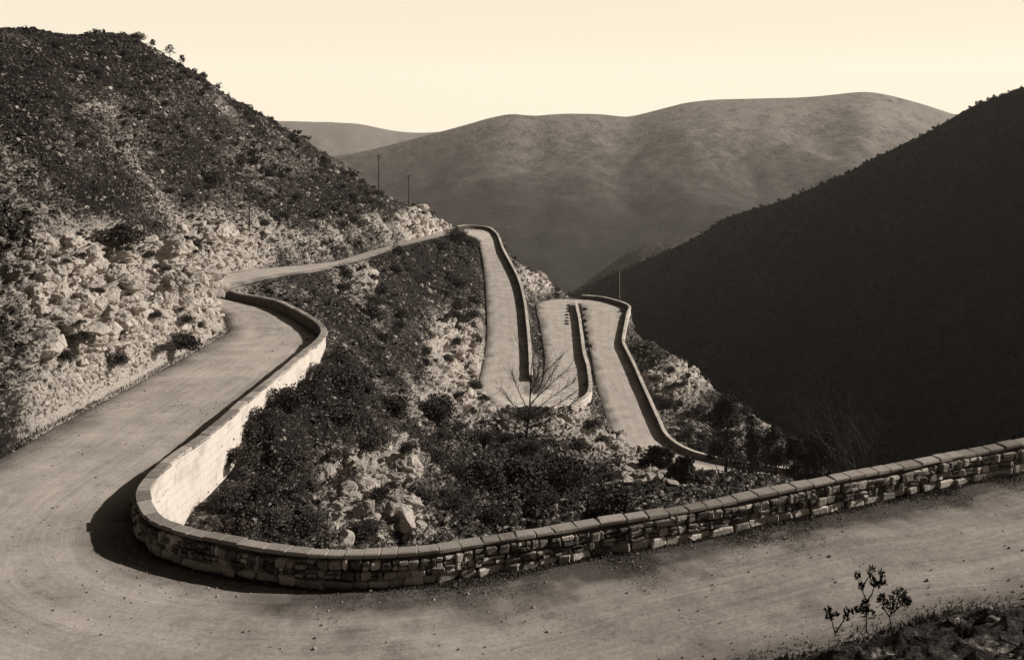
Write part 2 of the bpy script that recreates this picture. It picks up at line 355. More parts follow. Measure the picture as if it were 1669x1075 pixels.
# road fit
Df,Hf,Sf=(a.reshape(nc,nr) for a in road_dist(XX,YY))
def ss(a,b,x): t=np.clip((x-a)/(b-a),0,1); return t*t*(3-2*t)
wallside=(Sf>0)&(YY<76)
w=np.where(wallside,1-ss(.0,.17,Df),1-ss(.10+.0016*YY,.42+.0036*YY,Df))
rough=ss(.2,1.6,Df)
# terrain relief along the normal
gx=np.gradient(XX,axis=0);gz=np.gradient(ZZ,axis=0);hy_x=np.gradient(XX,axis=1);hy=np.gradient(YY,axis=1);hz=np.gradient(ZZ,axis=1)
Nx=gz*hy*-1;Ny=-(gx*hz-gz*hy_x);Nz=gx*hy
ll=np.sqrt(Nx**2+Ny**2+Nz**2)+1e-9;Nx/=ll;Ny/=ll;Nz/=ll
rkk=np.clip(R,0,1)
big=fbm(XX,YY,ZZ,.16,3,11)*.7
rid=1-np.abs(fbm(XX+.35*ZZ,YY,ZZ*1.4,.55,4,21))*2.4
rid2=1-np.abs(fbm(XX,YY,ZZ,1.7,3,31))*2.4
fine=fbm(XX,YY,ZZ,2.2,4,41,.6)
cell=np.round(fbm(XX*.9,YY*.9,ZZ*1.7,.7,2,51)*5)/5
disp=big*(.5+.5*rough)+rkk*(.8*rid+.35*rid2+1.7*cell-.45)+fine*(.34+.3*rkk)+.28*np.clip(rid2,-.2,1)*(1-rkk)
disp*=rough*np.clip(YY/30,.35,1.25)
disp*=1-.75*np.exp(-((YY-230)/40)**2*0)*(YY>330)
XX2=XX+Nx*disp;YY2=YY+Ny*disp;ZZ2=ZZ+Nz*disp
ZR=-Hf-.10-.0008*YY
ZZ2=ZZ2*(1-w)+ZR*w
V=np.stack([XX2.ravel(),YY2.ravel(),ZZ2.ravel()],1)
idx=np.arange(nc*nr).reshape(nc,nr)
Fq=np.stack([idx[:-1,:-1].ravel(),idx[1:,:-1].ravel(),idx[1:,1:].ravel(),idx[:-1,1:].ravel()],1)
o=obj('hillside',np_mesh('hillside',V,Fq,M_ter,True,{'rock':Rk.ravel()})); tag(o,kind='structure')
PYV=HY-F*ZZ2/YY2
runmin=np.minimum.accumulate(PYV,axis=1)
def hit(px,py):
    """ground point first met in that direction"""
    i=int(np.clip(np.searchsorted(gpx,px),1,nc-1)); i=i if abs(gpx[i]-px)<abs(gpx[i-1]-px) else i-1
    cc=runmin[i]; j=int(np.argmax(cc<=py))
    if cc[j]>py: return None
    return np.array([XX2[i,j],YY2[i,j],ZZ2[i,j]])
def ground(x,y):
    px=x/y*F+CX; i=int(np.clip(np.searchsorted(gpx,px),0,nc-1)); j=int(np.clip(np.searchsorted(gY,y),0,nr-1)); return float(ZZ2[i,j])
# ground behind and beside the camera
gx_,gy_=np.meshgrid(np.linspace(-140,140,60),np.linspace(-90,4.2,30),indexing='ij')
gz_=-3.3+ -.0*gx_ + (4-gy_)*.42+fbm(gx_,gy_,gx_*0,.1,3,3)*.8-.25*np.clip(np.abs(gx_)-5,0,99)*.0
ii=np.arange(gx_.size).reshape(gx_.shape)
o=obj('upper_slope',np_mesh('upper_slope',np.stack([gx_.ravel(),gy_.ravel(),gz_.ravel()],1),np.stack([ii[:-1,:-1].ravel(),ii[1:,:-1].ravel(),ii[1:,1:].ravel(),ii[:-1,1:].ravel()],1),M_ter,True,{'rock':np.full(gx_.size,.4)})); tag(o,kind='structure')

# ---------------------------------------------------------------- road mesh
NCR=22
tt=np.linspace(0,1,NCR+1)
fi=np.arange(0,NR-1,.5); ia=fi.astype(int); fr=(fi-ia)[:,None]
L2=RL[ia]*(1-fr)+RL[ia+1]*fr; R2=RR[ia]*(1-fr)+RR[ia+1]*fr; H2=np.interp(fi,np.arange(NR),RH)
ov=.12
wv=R2-L2; wl=np.linalg.norm(wv,axis=1)[:,None]; 
te=np.concatenate([[0],tt,[1]])
X=L2[:,None,0]+wv[:,None,0]*tt[None];Y=L2[:,None,1]+wv[:,None,1]*tt[None]
edge=np.abs(tt*2-1)[None]*np.ones((len(fi),1))
Z=-H2[:,None]+.05*(1-edge**2)+fbm(X,Y,Y*0,.9,3,61)*.025-.10*ss(.93,1,edge)+.02
cl=np.concatenate([[0],np.cumsum(np.linalg.norm(np.diff((L2+R2)/2,axis=0),axis=1))])
uvs=np.stack([(tt[None]*wl).ravel(),(cl[:,None]*np.ones(len(tt))).ravel()],1)
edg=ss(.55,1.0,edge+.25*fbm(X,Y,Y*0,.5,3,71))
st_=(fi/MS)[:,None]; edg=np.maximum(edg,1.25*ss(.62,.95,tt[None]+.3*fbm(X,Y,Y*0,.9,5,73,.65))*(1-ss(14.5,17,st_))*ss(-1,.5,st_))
rut=np.exp(-((tt[None]-.30)/.07)**2)+np.exp(-((tt[None]-.52)/.07)**2)+.8*np.exp(-((tt[None]-.73)/.06)**2); dirt=(1-ss(9,17,st_))*ss(.15,.6,tt[None]*.6+.35+.25*fbm(X,Y,Y*0,.3,4,79)); rut=rut*(.7+.6*fbm(X,Y,Y*0,.35,3,75))
ii=np.arange(X.size).reshape(X.shape)
Fr=np.stack([ii[:-1,:-1].ravel(),ii[:-1,1:].ravel(),ii[1:,1:].ravel(),ii[1:,:-1].ravel()],1)
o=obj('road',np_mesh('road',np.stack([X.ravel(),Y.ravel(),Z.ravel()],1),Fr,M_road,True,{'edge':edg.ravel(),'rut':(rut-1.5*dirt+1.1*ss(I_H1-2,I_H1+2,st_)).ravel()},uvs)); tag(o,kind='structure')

# ---------------------------------------------------------------- boxes along a path
BOX=np.array([[0,2,3,1],[4,5,7,6],[0,1,5,4],[2,6,7,3],[0,4,6,2],[1,3,7,5]])
def bevel_block(c,du,dv,dn,lu,lv,ln,be,jit=.0):
    """a block with chamfered edges as 24 vertices; du along, dv up, dn out"""
    v=[]
    for s in (-1,1):
        for t in (-1,1):
            for q in (-1,1):
                j=[random.uniform(-jit,jit) for _ in range(3)]
                C=np.array([s*lu/2+j[0]*lu,t*lv/2+j[1]*lv,q*ln/2+j[2]*ln*.5])
                v+= [C-np.array([s*be,0,0])-np.array([0,t*be,0]),C-np.array([0,t*be,0])-np.array([0,0,q*be]),C-np.array([s*be,0,0])-np.array([0,0,q*be])]
    v=np.array(v); return c+v[:,:1]*du+v[:,1:2]*dv+v[:,2:3]*dn
# faces of the chamfered block by convex hull once
import bmesh
def hull_faces():
    bm=bmesh.new(); rs=random.getstate()
    vv=bevel_block(np.zeros(3),np.array([1,0,0]),np.array([0,1,0]),np.array([0,0,1]),1,1,1,.12)
    vs=[bm.verts.new(p) for p in vv]; bm.verts.index_update()
    bmesh.ops.convex_hull(bm,input=vs); bm.normal_update()
    f=[[v.index for v in fa.verts] for fa in bm.faces]; bm.free(); random.setstate(rs); return np.array(f)
HF=hull_faces()
def blocks_mesh(name,blks,tones,mat):
    v=np.concatenate(blks); f=np.concatenate([HF+24*i for i in range(len(blks))])
    return np_mesh(name,v,f,mat,False,{'tone':np.repeat(tones,24)})
def path(edge,n,i0,i1):
    """dense points along a road edge between two stations"""
    a=np.arange(int(i0*MS),int(i1*MS)+1); p=edge[a];nn=n[a];h=RH[a]
    d=np.concatenate([[0],np.cumsum(np.linalg.norm(np.diff(p,axis=0),axis=1))])
    return d,p,nn,h
def at(pth,s):
    d,p,nn,h=pth
    q=np.array([np.interp(s,d,p[:,0]),np.interp(s,d,p[:,1])]); e=.15
    q2=np.array([np.interp(s+e,d,p[:,0]),np.interp(s+e,d,p[:,1])]);q1=np.array([np.interp(s-e,d,p[:,0]),np.interp(s-e,d,p[:,1])])
    t=(q2-q1); t/=np.linalg.norm(t)+1e-9; hh=np.interp(s,d,h); dh=(np.interp(s+e,d,h)-np.interp(s-e,d,h))/(2*e)
    nv=np.array([np.interp(s,d,nn[:,0]),np.interp(s,d,nn[:,1])])
    n=np.array([t[1],-t[0]]); n*=1 if n@nv>0 else -1
    return q,t,n,hh,dh
UP=np.array([0,0,1.])
def build_wall(label,group,edge,n,i0,i1,ph,th,deep,cl_mean,rubble=False,ctone=(.1,1.0),cmat=None,hc=.10):
    pth=path(edge,n,i0,i1); Ltot=pth[0][-1]
    q,_,_,h,_=at(pth,Ltot/2)
    root=empty('parapet_wall',(q[0],q[1],-h)); tag(root,label,'wall',group)
    off=np.array([q[0],q[1],-h])
    def place(me,name):
        o=obj(name,me,root); return o
    # core and pale outer face
    ns=max(8,int(Ltot/.25)); S=np.linspace(0,Ltot,ns)
    core=[];face=[];uv=[]
    for s in S:
        q,t,nn,h,dh=at(pth,s); top=-h+ph-hc+.02
        b=-h-deep(s/Ltot)
        for (o_,z_) in ((0.02,-h-.35),(.02,top),(th-.06,top),(th-.06,b)): core.append((q[0]+nn[0]*o_,q[1]+nn[1]*o_,z_))
        for k in range(5):
            z_=top+(b-top)*k/4; ba=th-.055+.02*fbm(np.array([q[0]]),np.array([q[1]]),np.array([z_]),1.5,2)[0]+.05*(top-z_)*.5
            face.append((q[0]+nn[0]*ba,q[1]+nn[1]*ba,z_)); uv.append((s,z_+h))
    core=np.array(core)-off;face=np.array(face)-off
    f=[]
    for i in range(ns-1):
        for k in range(4): f.append((4*i+k,4*(i+1)+k,4*(i+1)+(k+1)%4,4*i+(k+1)%4))
    f+=[(0,1,2,3),(4*ns-4,4*ns-1,4*ns-2,4*ns-3)]
    place(np_mesh('core',core,np.array(f),M_core,False,{'tone':rng.random(len(core))}),'core')
    f=[(5*i+k,5*(i+1)+k,5*(i+1)+k+1,5*i+k+1) for i in range(ns-1) for k in range(4)]
    place(np_mesh('retaining_face',face,np.array(f),M_face,True,None,np.array(uv)),'retaining_face')
    # coping stones, each one its own piece
    s=0; stones=[]
    while s<Ltot-.1:
        l=min(cl_mean*random.uniform(.5,1.55),Ltot-s); stones.append((s,l)); s+=l
    blk_all=[]
    for k,(s,l) in enumerate(stones[:100]):
        nseg=max(1,int(round(l/.45)))
        bl=[]
        tone=random.uniform(*ctone); zj=random.uniform(-.015,.02); nj=random.uniform(-.015,.015)
        for j in range(nseg):
            sj=s+l*(j+.5)/nseg
            q,t,nn,h,dh=at(pth,sj)
            du=np.array([t[0],t[1],-dh]); du/=np.linalg.norm(du); dn=np.array([nn[0],nn[1],0])
            c=np.array([q[0]+nn[0]*(th/2+nj),q[1]+nn[1]*(th/2+nj),-h+ph-hc/2+zj])-off
            bl.append(bevel_block(c,du,UP,dn,l/nseg-(.022 if nseg==1 else .0),hc*random.uniform(.85,1.15),th+.07+nj*2,.02,.04))
        place(blocks_mesh('coping_stone',bl,np.full(len(bl),tone),cmat or M_copw),'coping_stone')
    if rubble:
        bl=[];to=[]
        rowsz=[(.0,.20),(.2,.17),(.37,.20)]
        # irregular courses: the tall bottom course holds long pale stones
        s=-.1
        for r,(z0,hh) in enumerate(rowsz):
            s=random.uniform(0,.3)
            while s<Ltot-.3:
                l=(random.uniform(.28,.6) if r==0 else random.uniform(.09,.3))
                if random.random()<.10 and r==0: hj=.40; 
                else: hj=hh
                sub=[(z0,hj)] if (r==0 or random.random()<.5) else [(z0,hj*.5),(z0+hj*.5,hj*.5)]
                for (za,ha) in sub:
                    q,t,nn,h,dh=at(pth,s+l/2); zw=.03*math.sin(s*1.7+r)
                    du=np.array([t[0],t[1],-dh]); du/=np.linalg.norm(du); dn=np.array([nn[0],nn[1],0])
                    dep=random.uniform(.10,.2)
                    k_=.03-random.uniform(0,.06); c=np.array([q[0]+nn[0]*k_,q[1]+nn[1]*k_,-h+za+ha/2+zw+.0])-off
                    a_=random.uniform(-.3,.3); du2=du*math.cos(a_)+dn*math.sin(a_); dn2=dn*math.cos(a_)-du*math.sin(a_)
                    bl.append(bevel_block(c,du2,UP,dn2,l-.024,ha-.02,dep,min(l,ha)*.13,.12))
                    to.append(min(1,max(0,(.22 if s<15 else -.05)+random.gauss(.62 if r==0 else .26,.3)+(.25 if r==0 and random.random()<.5 else 0))))  # right stretch paler, bend darker: sun and shade put into the stone tone
                s+=l
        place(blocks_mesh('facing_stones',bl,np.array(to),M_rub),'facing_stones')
    return root
def depth_near(u): return 2.6 if u<.62 else 1.6
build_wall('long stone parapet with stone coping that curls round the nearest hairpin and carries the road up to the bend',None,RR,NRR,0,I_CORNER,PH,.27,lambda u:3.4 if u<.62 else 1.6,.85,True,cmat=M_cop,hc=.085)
build_wall('short dark parapet at the outer side of the left bend, running from the corner to the narrow neck of road',None,RR,NRR,I_CORNER+.06,I_PEND,.62,.24,lambda u:1.6,.9,cmat=M_cop,hc=.085)
build_wall('parapet along the right side of the highest long straight, curling round its far top hairpin',None,RL,NLL,I_H1+.3,I_AEND+.3,.9,.42,lambda u:3.4,1.7)
build_wall('straight wall between the two parallel lower straights, ending in a pale curved face',None,RR,NRR,I_B0+.55,I_BEND+.75,1.0,.5,lambda u:4.2 if u<.35 else 2.6,1.5)
build_wall('outermost wall on the right of the lowest straight, with a tall pale face at its far top corner',None,RL,NLL,I_C0+.3,I_C0+17.6,1.0,.48,lambda u:6.5 if u<.33 else 3.0,1.8)

# ---------------------------------------------------------------- plants
def leafcloud(nl,size,fn):
    """nl small rhombic leaves at positions and around directions given by fn"""
    c=fn(nl); a=rng.normal(size=(nl,3)); a/=np.linalg.norm(a,axis=1)[:,None]
    b=rng.normal(size=(nl,3)); b-=(b*a).sum(1)[:,None]*a; b/=np.linalg.norm(b,axis=1)[:,None]
    s=size*rng.uniform(.6,1.35,(nl,1)); a=a*s;b=b*s*.5
    v=np.stack([c-a,c+b,c+a,c-b],1).reshape(-1,3); f=np.arange(nl*4).reshape(nl,4); return v,f
def blobs(k,flat=.75,core=.55,spread=.6):
    cen=rng.normal(size=(k,3)); cen/=np.linalg.norm(cen,axis=1)[:,None]; cen*=spread*rng.uniform(.5,1.1,(k,1)); cen[:,2]=np.abs(cen[:,2])*flat+.25
    rad=rng.uniform(.14,.5,k)
    def fn(nl):
        i=rng.integers(0,k,nl); d=rng.normal(size=(nl,3)); d/=np.linalg.norm(d,axis=1)[:,None]
        r=rad[i]*rng.uniform(.4,1.08,nl)**.6*np.where(rng.random(nl)<.12,rng.uniform(1,1.8,nl),1)
        p=cen[i]+d*r[:,None]; p[:,2]=np.abs(p[:,2]); return p
    return fn
def bush_mesh(name,nl,size,mat,k=9,flat=.75):
    v,f=leafcloud(nl,size,blobs(k,flat)); v=v*1.3; return np_mesh(name,v,f,mat)
BUSH=[bush_mesh('scrub_bush',2600,.055,random.choice((M_leaf,M_leaf,M_leafm)),11+2*i) for i in range(5)]
BUSHD=[bush_mesh('dry_bush',900,.06,M_leaf2,8+i,.6) for i in range(3)]
def put_bush(px,py,rpx,label,group,me=None,name='scrub_bush',squash=1,cat='bush'):
    p=hit(px,py)
    if p is None: return None
    r=rpx*p[1]/F*1.05
    if px<375 and py>380: p=p+np.array([.62,-.42,.12])*(.55+.3*r); r*=1.1
    d_,h_,_=road_dist([p[0]],[p[1]])
    if d_[0]<.25 and 900<px<1020 and py<640: p=np.array([p[0],p[1],-h_[0]+.02])
    o=obj(name,me or random.choice(BUSH)); o.location=(p[0],p[1],p[2]-.05*r); o.rotation_euler=(0,0,random.uniform(0,6.28))
    o.scale=(r*random.uniform(.8,1.35),r*random.uniform(.8,1.35),r*squash*random.uniform(.6,1.05))
    tag(o,label,cat,group); return o
# notable bushes, base point and radius in view
NB=[(283,572,22,'dark shrub in the long cleft at the foot of the pale rock beside the road'),
(180,598,18,'dark bush low on the pale roadside rock, left of the deep cleft'),
(100,585,18,'dark bush at the far left foot of the pale roadside rock'),
(235,520,11,'small dark bush in the middle of the pale rock outcrop'),
(292,498,12,'dark tuft near the top right of the pale rock outcrop'),
(292,530,13,'dark bush below the tuft on the right half of the pale outcrop'),
(255,575,13,'dark bush above the road on the lower right of the pale outcrop'),
(317,535,7,'small dark plant on the right shoulder of the pale outcrop'),
(165,445,22,'wide dark bush on top of the pale outcrop, under the dark scrub slope'),
(130,400,26,'large dark bush high at the left above the pale rocks'),
(340,305,18,'darkest round bush alone on the open hillside above the white cutting'),
(222,65,14,'dense bush standing on the topmost skyline of the left hill'),
(505,560,10,'small bush at the road edge by the sharp corner of the parapet'),
(548,588,17,'dark bush just below the sharp parapet corner'),
(520,612,20,'dark bush against the pale wall, first below the corner'),
(500,640,24,'dark bush against the pale wall, second below the corner'),
(462,668,28,'broad dark bush beside the straight pale wall, halfway down it'),
(432,690,22,'dark bush nestled where the straight pale wall shows widest above'),
(400,720,30,'large dark bush at the upper edge of the big pale wall face'),
(370,760,24,'shaggy bush covering the right edge of the big pale wall face'),
(356,820,22,'low bush at the foot of the big pale wall face'),
(560,640,30,'dark bush right of the row along the pale wall'),
(545,700,42,'largest dark bush on the slope below the straight pale wall'),
(590,740,30,'dark bush above the patch of pale rubble in the middle slope'),
(470,760,36,'spreading bush in the middle of the hollow inside the near hairpin'),
(420,800,28,'dry bush in the hollow close to the big pale wall face'),
(500,860,30,'dark bush just over the near parapet, right of the hairpin'),
(590,870,26,'dark bush behind the near parapet where the shade on the wall ends'),
(655,880,24,'dark bush in the mouth of the hollow boulder behind the near parapet'),
(640,680,30,'dark bush on the slope beneath the middle of the upper road'),
(700,690,30,'wide dark bush below the white rock face by the long straight'),
(750,600,8,'small dark plant on the white rock face beside the long straight'),
(850,790,46,'huge dark bush on the slope below the bare tree'),
(780,790,40,'dark bush left of the huge one below the bare tree'),
(930,790,40,'dark bush right of the huge one below the bare tree'),
(940,735,16,'round dark bush on the pale crest under the end of the straight wall'),
(1000,840,40,'low dark bush hiding behind the long near parapet'),
(745,648,10,'dark bush at the bottom left edge of the long straight'),
(785,655,9,'small bush on the crest at the foot of the long straight'),
(740,395,18,'dark bush inside the far top hairpin'),
(765,400,16,'dark bush on the narrow tip inside the far top hairpin'),
(715,410,14,'dark bush under the road just before the far top hairpin'),
(650,425,12,'dark bush beneath the white bank of the upper road'),
(560,452,16,'dark bush under the thin upper road, left of the white bank'),
(600,520,24,'dark bush in the middle of the slope right of the sharp corner'),
(1005,712,11,'small upright bush at the left edge of the lowest straight'),
(1012,512,4,'tiny bush at the far corner of the lowest straight')]
for a,b,r,l in NB: put_bush(a,b,r,l,None)
# rows of small bushes beside the straight middle wall
for k in range(7): put_bush(926-.3*k,501+5.2*k,3.1,'small dark bush in the short row just left of the straight middle wall','small bushes left of the middle wall')
for k in range(13): put_bush(951+.9*k+random.uniform(-1,1),509+9.5*k,3.6+.12*k,'small dark bush in the longer row at the right foot of the straight middle wall','small bushes right of the middle wall')
# further bushes, by place
zones=[((85,470),(60,330),50,'dark bush among many on the upper left hillside','bushes on the upper left hillside',6,11,BUSH),
((420,690),(260,370),34,'dark bush among many on the hillside above the upper road','bushes above the upper road',5,9,BUSH),
((420,780),(440,640),46,'dark bush among many on the slope between upper road and long straight','bushes between the upper road and the long straight',7,14,BUSH),
((560,1040),(660,860),42,'dark bush among many on the scrub slope beyond the near parapet','bushes beyond the near parapet',9,20,BUSH),
((350,640),(700,880),16,'dry thin bush in the hollow inside the near hairpin','dry bushes inside the near hairpin',12,24,BUSHD),
((1050,1270),(560,740),26,'dark bush on the sunlit spur right of the lowest straight','bushes on the sunlit spur',5,12,BUSH),
((80,372),(385,650),38,'small dark tuft rooted in the pale roadside rock','tufts on the pale roadside rock',5,11,BUSH)]
for (x0,x1),(y0,y1),nn,lab,grp,r0,r1,ms in zones:
    k=0;tr=0
    while k<nn and tr<4000:
        tr+=1; a=random.uniform(x0,x1);b=random.uniform(y0,y1); p=hit(a,b)
        if p is None or p[1]>275: continue
        d,_,_=road_dist([p[0]],[p[1]]); r=random.uniform(r0,r1)
        if d[0]<.8+r*p[1]/F: continue
        put_bush(a,b,r,lab,grp,random.choice(ms),'scrub_bush' if ms is BUSH else 'dry_bush'); k+=1

# ---- scrub (uncountable small growth), one mesh
def terrain_samples(N,bias):
    """random ground points: half spread over the ground, half where the slope faces the viewer"""
    out=[]
    while sum(len(o) for o in out)<N:
        m=N*2
        i=rng.integers(0,nc-1,m); 
        lo,hi_=math.log(17),math.log(300)
        j=np.searchsorted(gY,np.exp(rng.uniform(lo,hi_,m))); j=np.clip(j,0,nr-2)
        face=np.clip((PYV[i,j]-PYV[i,j+1])/(gY[j+1]-gY[j])*gY[j]/400,0.05,1)
        keep=(rng.random(m)<face)&(Df[i,j]>.7)&(PX[i,j]>-200)&(PX[i,j]<1800)
        keep&=rng.random(m)<bias(i,j)
        i=i[keep];j=j[keep]; out.append(np.stack([i,j],1))
    a=np.concatenate(out)[:N]; return a[:,0],a[:,1]
def steep_samples(N,bias,box=(-60,1330,60,900)):
    """ground points spread evenly over the slopes as they rise, so steep cuttings get their share too"""
    I=[];J=[]
    while len(I)<N:
        a=rng.uniform(box[0],box[1]);b=rng.uniform(box[2],box[3]); i=int(np.searchsorted(gpx,a)); j=int(np.searchsorted(-runmin[i],-b))
        if j>=nr-1 or gY[j]>290 or Df[i,j]<.3: continue
        if rng.random()>bias(np.array([i]),np.array([j]))[0]: continue
        I.append(i);J.append(j)
    return np.array(I),np.array(J)
def scatter(name,i,j,sizepx,tmpl,mat,attrs=None,sink=.1,flat=(.6,1.),smooth=False,rot3=False):
    N=len(i); v0,f0=tmpl; k=len(v0)
    P0=np.stack([XX2[i,j],YY2[i,j],ZZ2[i,j]],1); s=sizepx*P0[:,1]/F
    th=rng.uniform(0,6.28,N); c,sn=np.cos(th),np.sin(th)
    vx=v0[None,:,0]*c[:,None]-v0[None,:,1]*sn[:,None]; vy=v0[None,:,0]*sn[:,None]+v0[None,:,1]*c[:,None]
    sx=s*rng.uniform(.75,1.25,N); fz=rng.uniform(*flat,N)
    vz=v0[None,:,2]*np.ones((N,1))
    if rot3:
        ph=rng.uniform(-.9,.9,N);cc,s3=np.cos(ph)[:,None],np.sin(ph)[:,None]; vx,vz=vx*cc-vz*s3,vx*s3+vz*cc
    v=np.stack([vx*sx[:,None],vy*s[:,None],vz*(s*fz)[:,None]],2)+P0[:,None]; v[:,:,2]-=(sink*s)[:,None]
    f=(f0[None]+np.arange(N)[:,None,None]*k).reshape(-1,f0.shape[1])
    at_={'tone':np.repeat((rng.random(N)*.6+.4*np.clip(R[i,j],-.3,1)+.1).clip(-.2,1),k)} if attrs else None
    return np_mesh(name,v.reshape(-1,3),f,mat,smooth,at_)
def join_meshes(name,kind,meshes,label,cat):
    ob=obj(name,meshes[0])
    mats=[]
    for m in meshes:
        if m.materials[0] not in mats: mats.append(m.materials[0])
    mi=np.concatenate([np.full(len(m.polygons),mats.index(m.materials[0]),dtype=np.int32) for m in meshes])
    bm=bmesh.new(); bm.from_mesh(meshes[0])
    for m in meshes[1:]: bm.from_mesh(m)
    bm.to_mesh(meshes[0]); bm.free()
    for m in mats[1:]: meshes[0].materials.append(m)
    meshes[0].polygons.foreach_set('material_index',mi)
    tag(ob,label,cat,None,kind); return ob
CL=fbm(XX,YY,ZZ,.22,3,77)
dens=lambda i,j: np.clip(.62+1.5*CL[i,j]-.6*np.clip(R[i,j],-.3,1)+.0,.08,1)
sm=[]
for q in range(5):
    t=leafcloud(50,.22,blobs(4,.6)); i,j=terrain_samples(2700,dens); sm.append(scatter('scrub',i,j,3+rng.exponential(3.4,len(i)).clip(0,13),t,M_leaf))
for q in range(2):
    t=leafcloud(34,.2,blobs(4,.5)); i,j=terrain_samples(3000,dens); sm.append(scatter('scrub',i,j,rng.uniform(2,8,len(i)),t,M_leaf2))
t=leafcloud(30,.2,blobs(4,.5)); i,j=terrain_samples(12500,lambda i,j:dens(i,j)*.8+.15); sm.append(scatter('scrub',i,j,rng.uniform(1.6,5.5,len(i)),t,M_leaf3))
t=leafcloud(13,.42,blobs(3,.5)); i,j=terrain_samples(26000,dens); sm.append(scatter('scrub',i,j,rng.uniform(1.3,3.6,len(i)),t,M_leaf))
t=leafcloud(13,.42,blobs(3,.5)); i,j=terrain_samples(9000,dens); sm.append(scatter('scrub',i,j,rng.uniform(1.3,3.2,len(i)),t,M_leafm))
t=leafcloud(24,.3,blobs(4,.5)); i,j=steep_samples(9000,lambda i,j:dens(i,j)*.85+.1); sm.append(scatter('scrub',i,j,rng.uniform(1.5,5.5,len(i)),t,M_leafm))
t=leafcloud(24,.3,blobs(4,.5)); i,j=steep_samples(7000,lambda i,j:dens(i,j)*.5+.3); sm.append(scatter('scrub',i,j,rng.uniform(1.5,4.5,len(i)),t,M_leaf3))
join_meshes('scrub','stuff',sm,'low dark scrub growing all over the hillsides between the stones','scrub')

# ---- stones
def rockt(sub,seed,sq=.75):
    bm=bmesh.new(); bmesh.ops.create_icosphere(bm,subdivisions=sub,radius=1)
    rs=np.random.default_rng(seed)
    planes=rs.normal(size=(9,3)); planes/=np.linalg.norm(planes,axis=1)[:,None]; dd=rs.uniform(.45,.85,9)
    for v in bm.verts:
        p=np.array(v.co)
        for n_,d_ in zip(planes,dd):
            e=p@n_-d_
            if e>0: p=p-n_*e*.92
        p[2]*=sq; v.co=p
    vs=np.array([v.co[:] for v in bm.verts]); fs=np.array([[v.index for v in f.verts] for f in bm.faces]); bm.free(); return vs,fs
rb=lambda i,j: np.clip(.22+.9*np.clip(R[i,j],0,1),0,1)
sm=[]
for q in range(4):
    i,j=terrain_samples(4200,rb); sm.append(scatter('loose_stones',i,j,1.2+rng.exponential(1.9,len(i)).clip(0,9),rockt(2,q,.65),M_rock,True,.25,(.6,1.1),False,True))
for q in range(3):
    i,j=terrain_samples(13000,lambda i,j:rb(i,j)*.7+.3); sm.append(scatter('loose_stones',i,j,.7+rng.exponential(.8,len(i)).clip(0,3),rockt(1,20+q,.6),M_rock,True,.15,(.6,1.1),False,True))
i,j=steep_samples(9000,lambda i,j:rb(i,j)*.8+.2); sm.append(scatter('loose_stones',i,j,.8+rng.exponential(1.1,len(i)).clip(0,5),rockt(1,77,.7),M_rock,True,.2,(.6,1.1),False,True))
join_meshes('loose_stones','stuff',sm,'pale limestone rubble scattered over the slopes','stones')
sm=[]
for q in range(8):
    i,j=(terrain_samples if q%3==0 else steep_samples)(360,lambda i,j:np.clip(R[i,j]-.2,0,1)); k=Df[i,j]>.33; i=i[k];j=j[k]; v0,f0=rockt(4,300+q,.9); n_=fbm(v0[:,0],v0[:,1],v0[:,2],3.2,4,300+q,.6)*.3; c_=np.round(fbm(v0[:,0],v0[:,1],v0[:,2]*2,1.2,2,310+q)*6)/6*.25
    v0=v0*(1+n_+c_)[:,None]; sm.append(scatter('outcrop',i,j,np.minimum(rng.uniform(4,24,len(i))*np.clip(75/YY[i,j],.45,1),4.5+np.maximum(Df[i,j]-.33,0)*F/YY[i,j]*.5),(v0,f0),M_rock,True,.55,(.6,1.),False,True))
join_meshes('outcrop','stuff',sm,'broken pale limestone breaking out of the slopes and cuttings','rock')
BLD=[(650,862,34,'hollow looking pale boulder just beyond the near parapet'),(560,882,20,'pale boulder touching the near parapet where its shade ends'),
(1130,838,14,'small pale boulder half hidden by the near parapet'),(1095,790,12,'pale boulder at the right end of the crest by the dark tree'),(1060,782,13,'pale boulder on the crest left of the dark tree'),
(1030,760,14,'flat pale boulder on the crest under the lowest straight'),(990,745,12,'pale boulder on the crest right of the round dark bush'),(545,800,16,'pale boulder amid rubble in the hollow'),
(740,575,22,'tall white rock beside the long straight'),(765,610,17,'white rock touching the bottom left edge of the long straight'),(720,610,18,'white rock left of the tall one beside the long straight'),(345,540,16,'pale rock nose jutting to the road at the bend'),
(360,552,10,'lowest pale rock at the tip of the outcrop by the road'),(883,458,9,'pale rock left of the far crest beyond the straight wall'),(905,468,7,'pale rock further along the far crest toward the valley'),(618,712,14,'pale rock in the middle slope above the rubble'),
(670,372,6,'white rock above the upper road near its far end'),(700,372,7,'white rock at the road edge just before the far hairpin')]
for k,(a,b,r,l) in enumerate(BLD):
    p=hit(a,b)
    if p is None: continue
    v,f=rockt(4,100+k,.8); n_=fbm(v[:,0]*1,v[:,1],v[:,2],2.2,4,k)*.16; v=v*(1+n_[:,None])
    o=obj('boulder',np_mesh('boulder',v,f,M_rock,False,{'tone':np.full(len(v),.75)})); s=r*p[1]/F
    o.location=(p[0],p[1],p[2]+.15*s); o.scale=(s,s*.8,s*.8); o.rotation_euler=(0,0,random.uniform(0,6)); tag(o,l,'boulder')

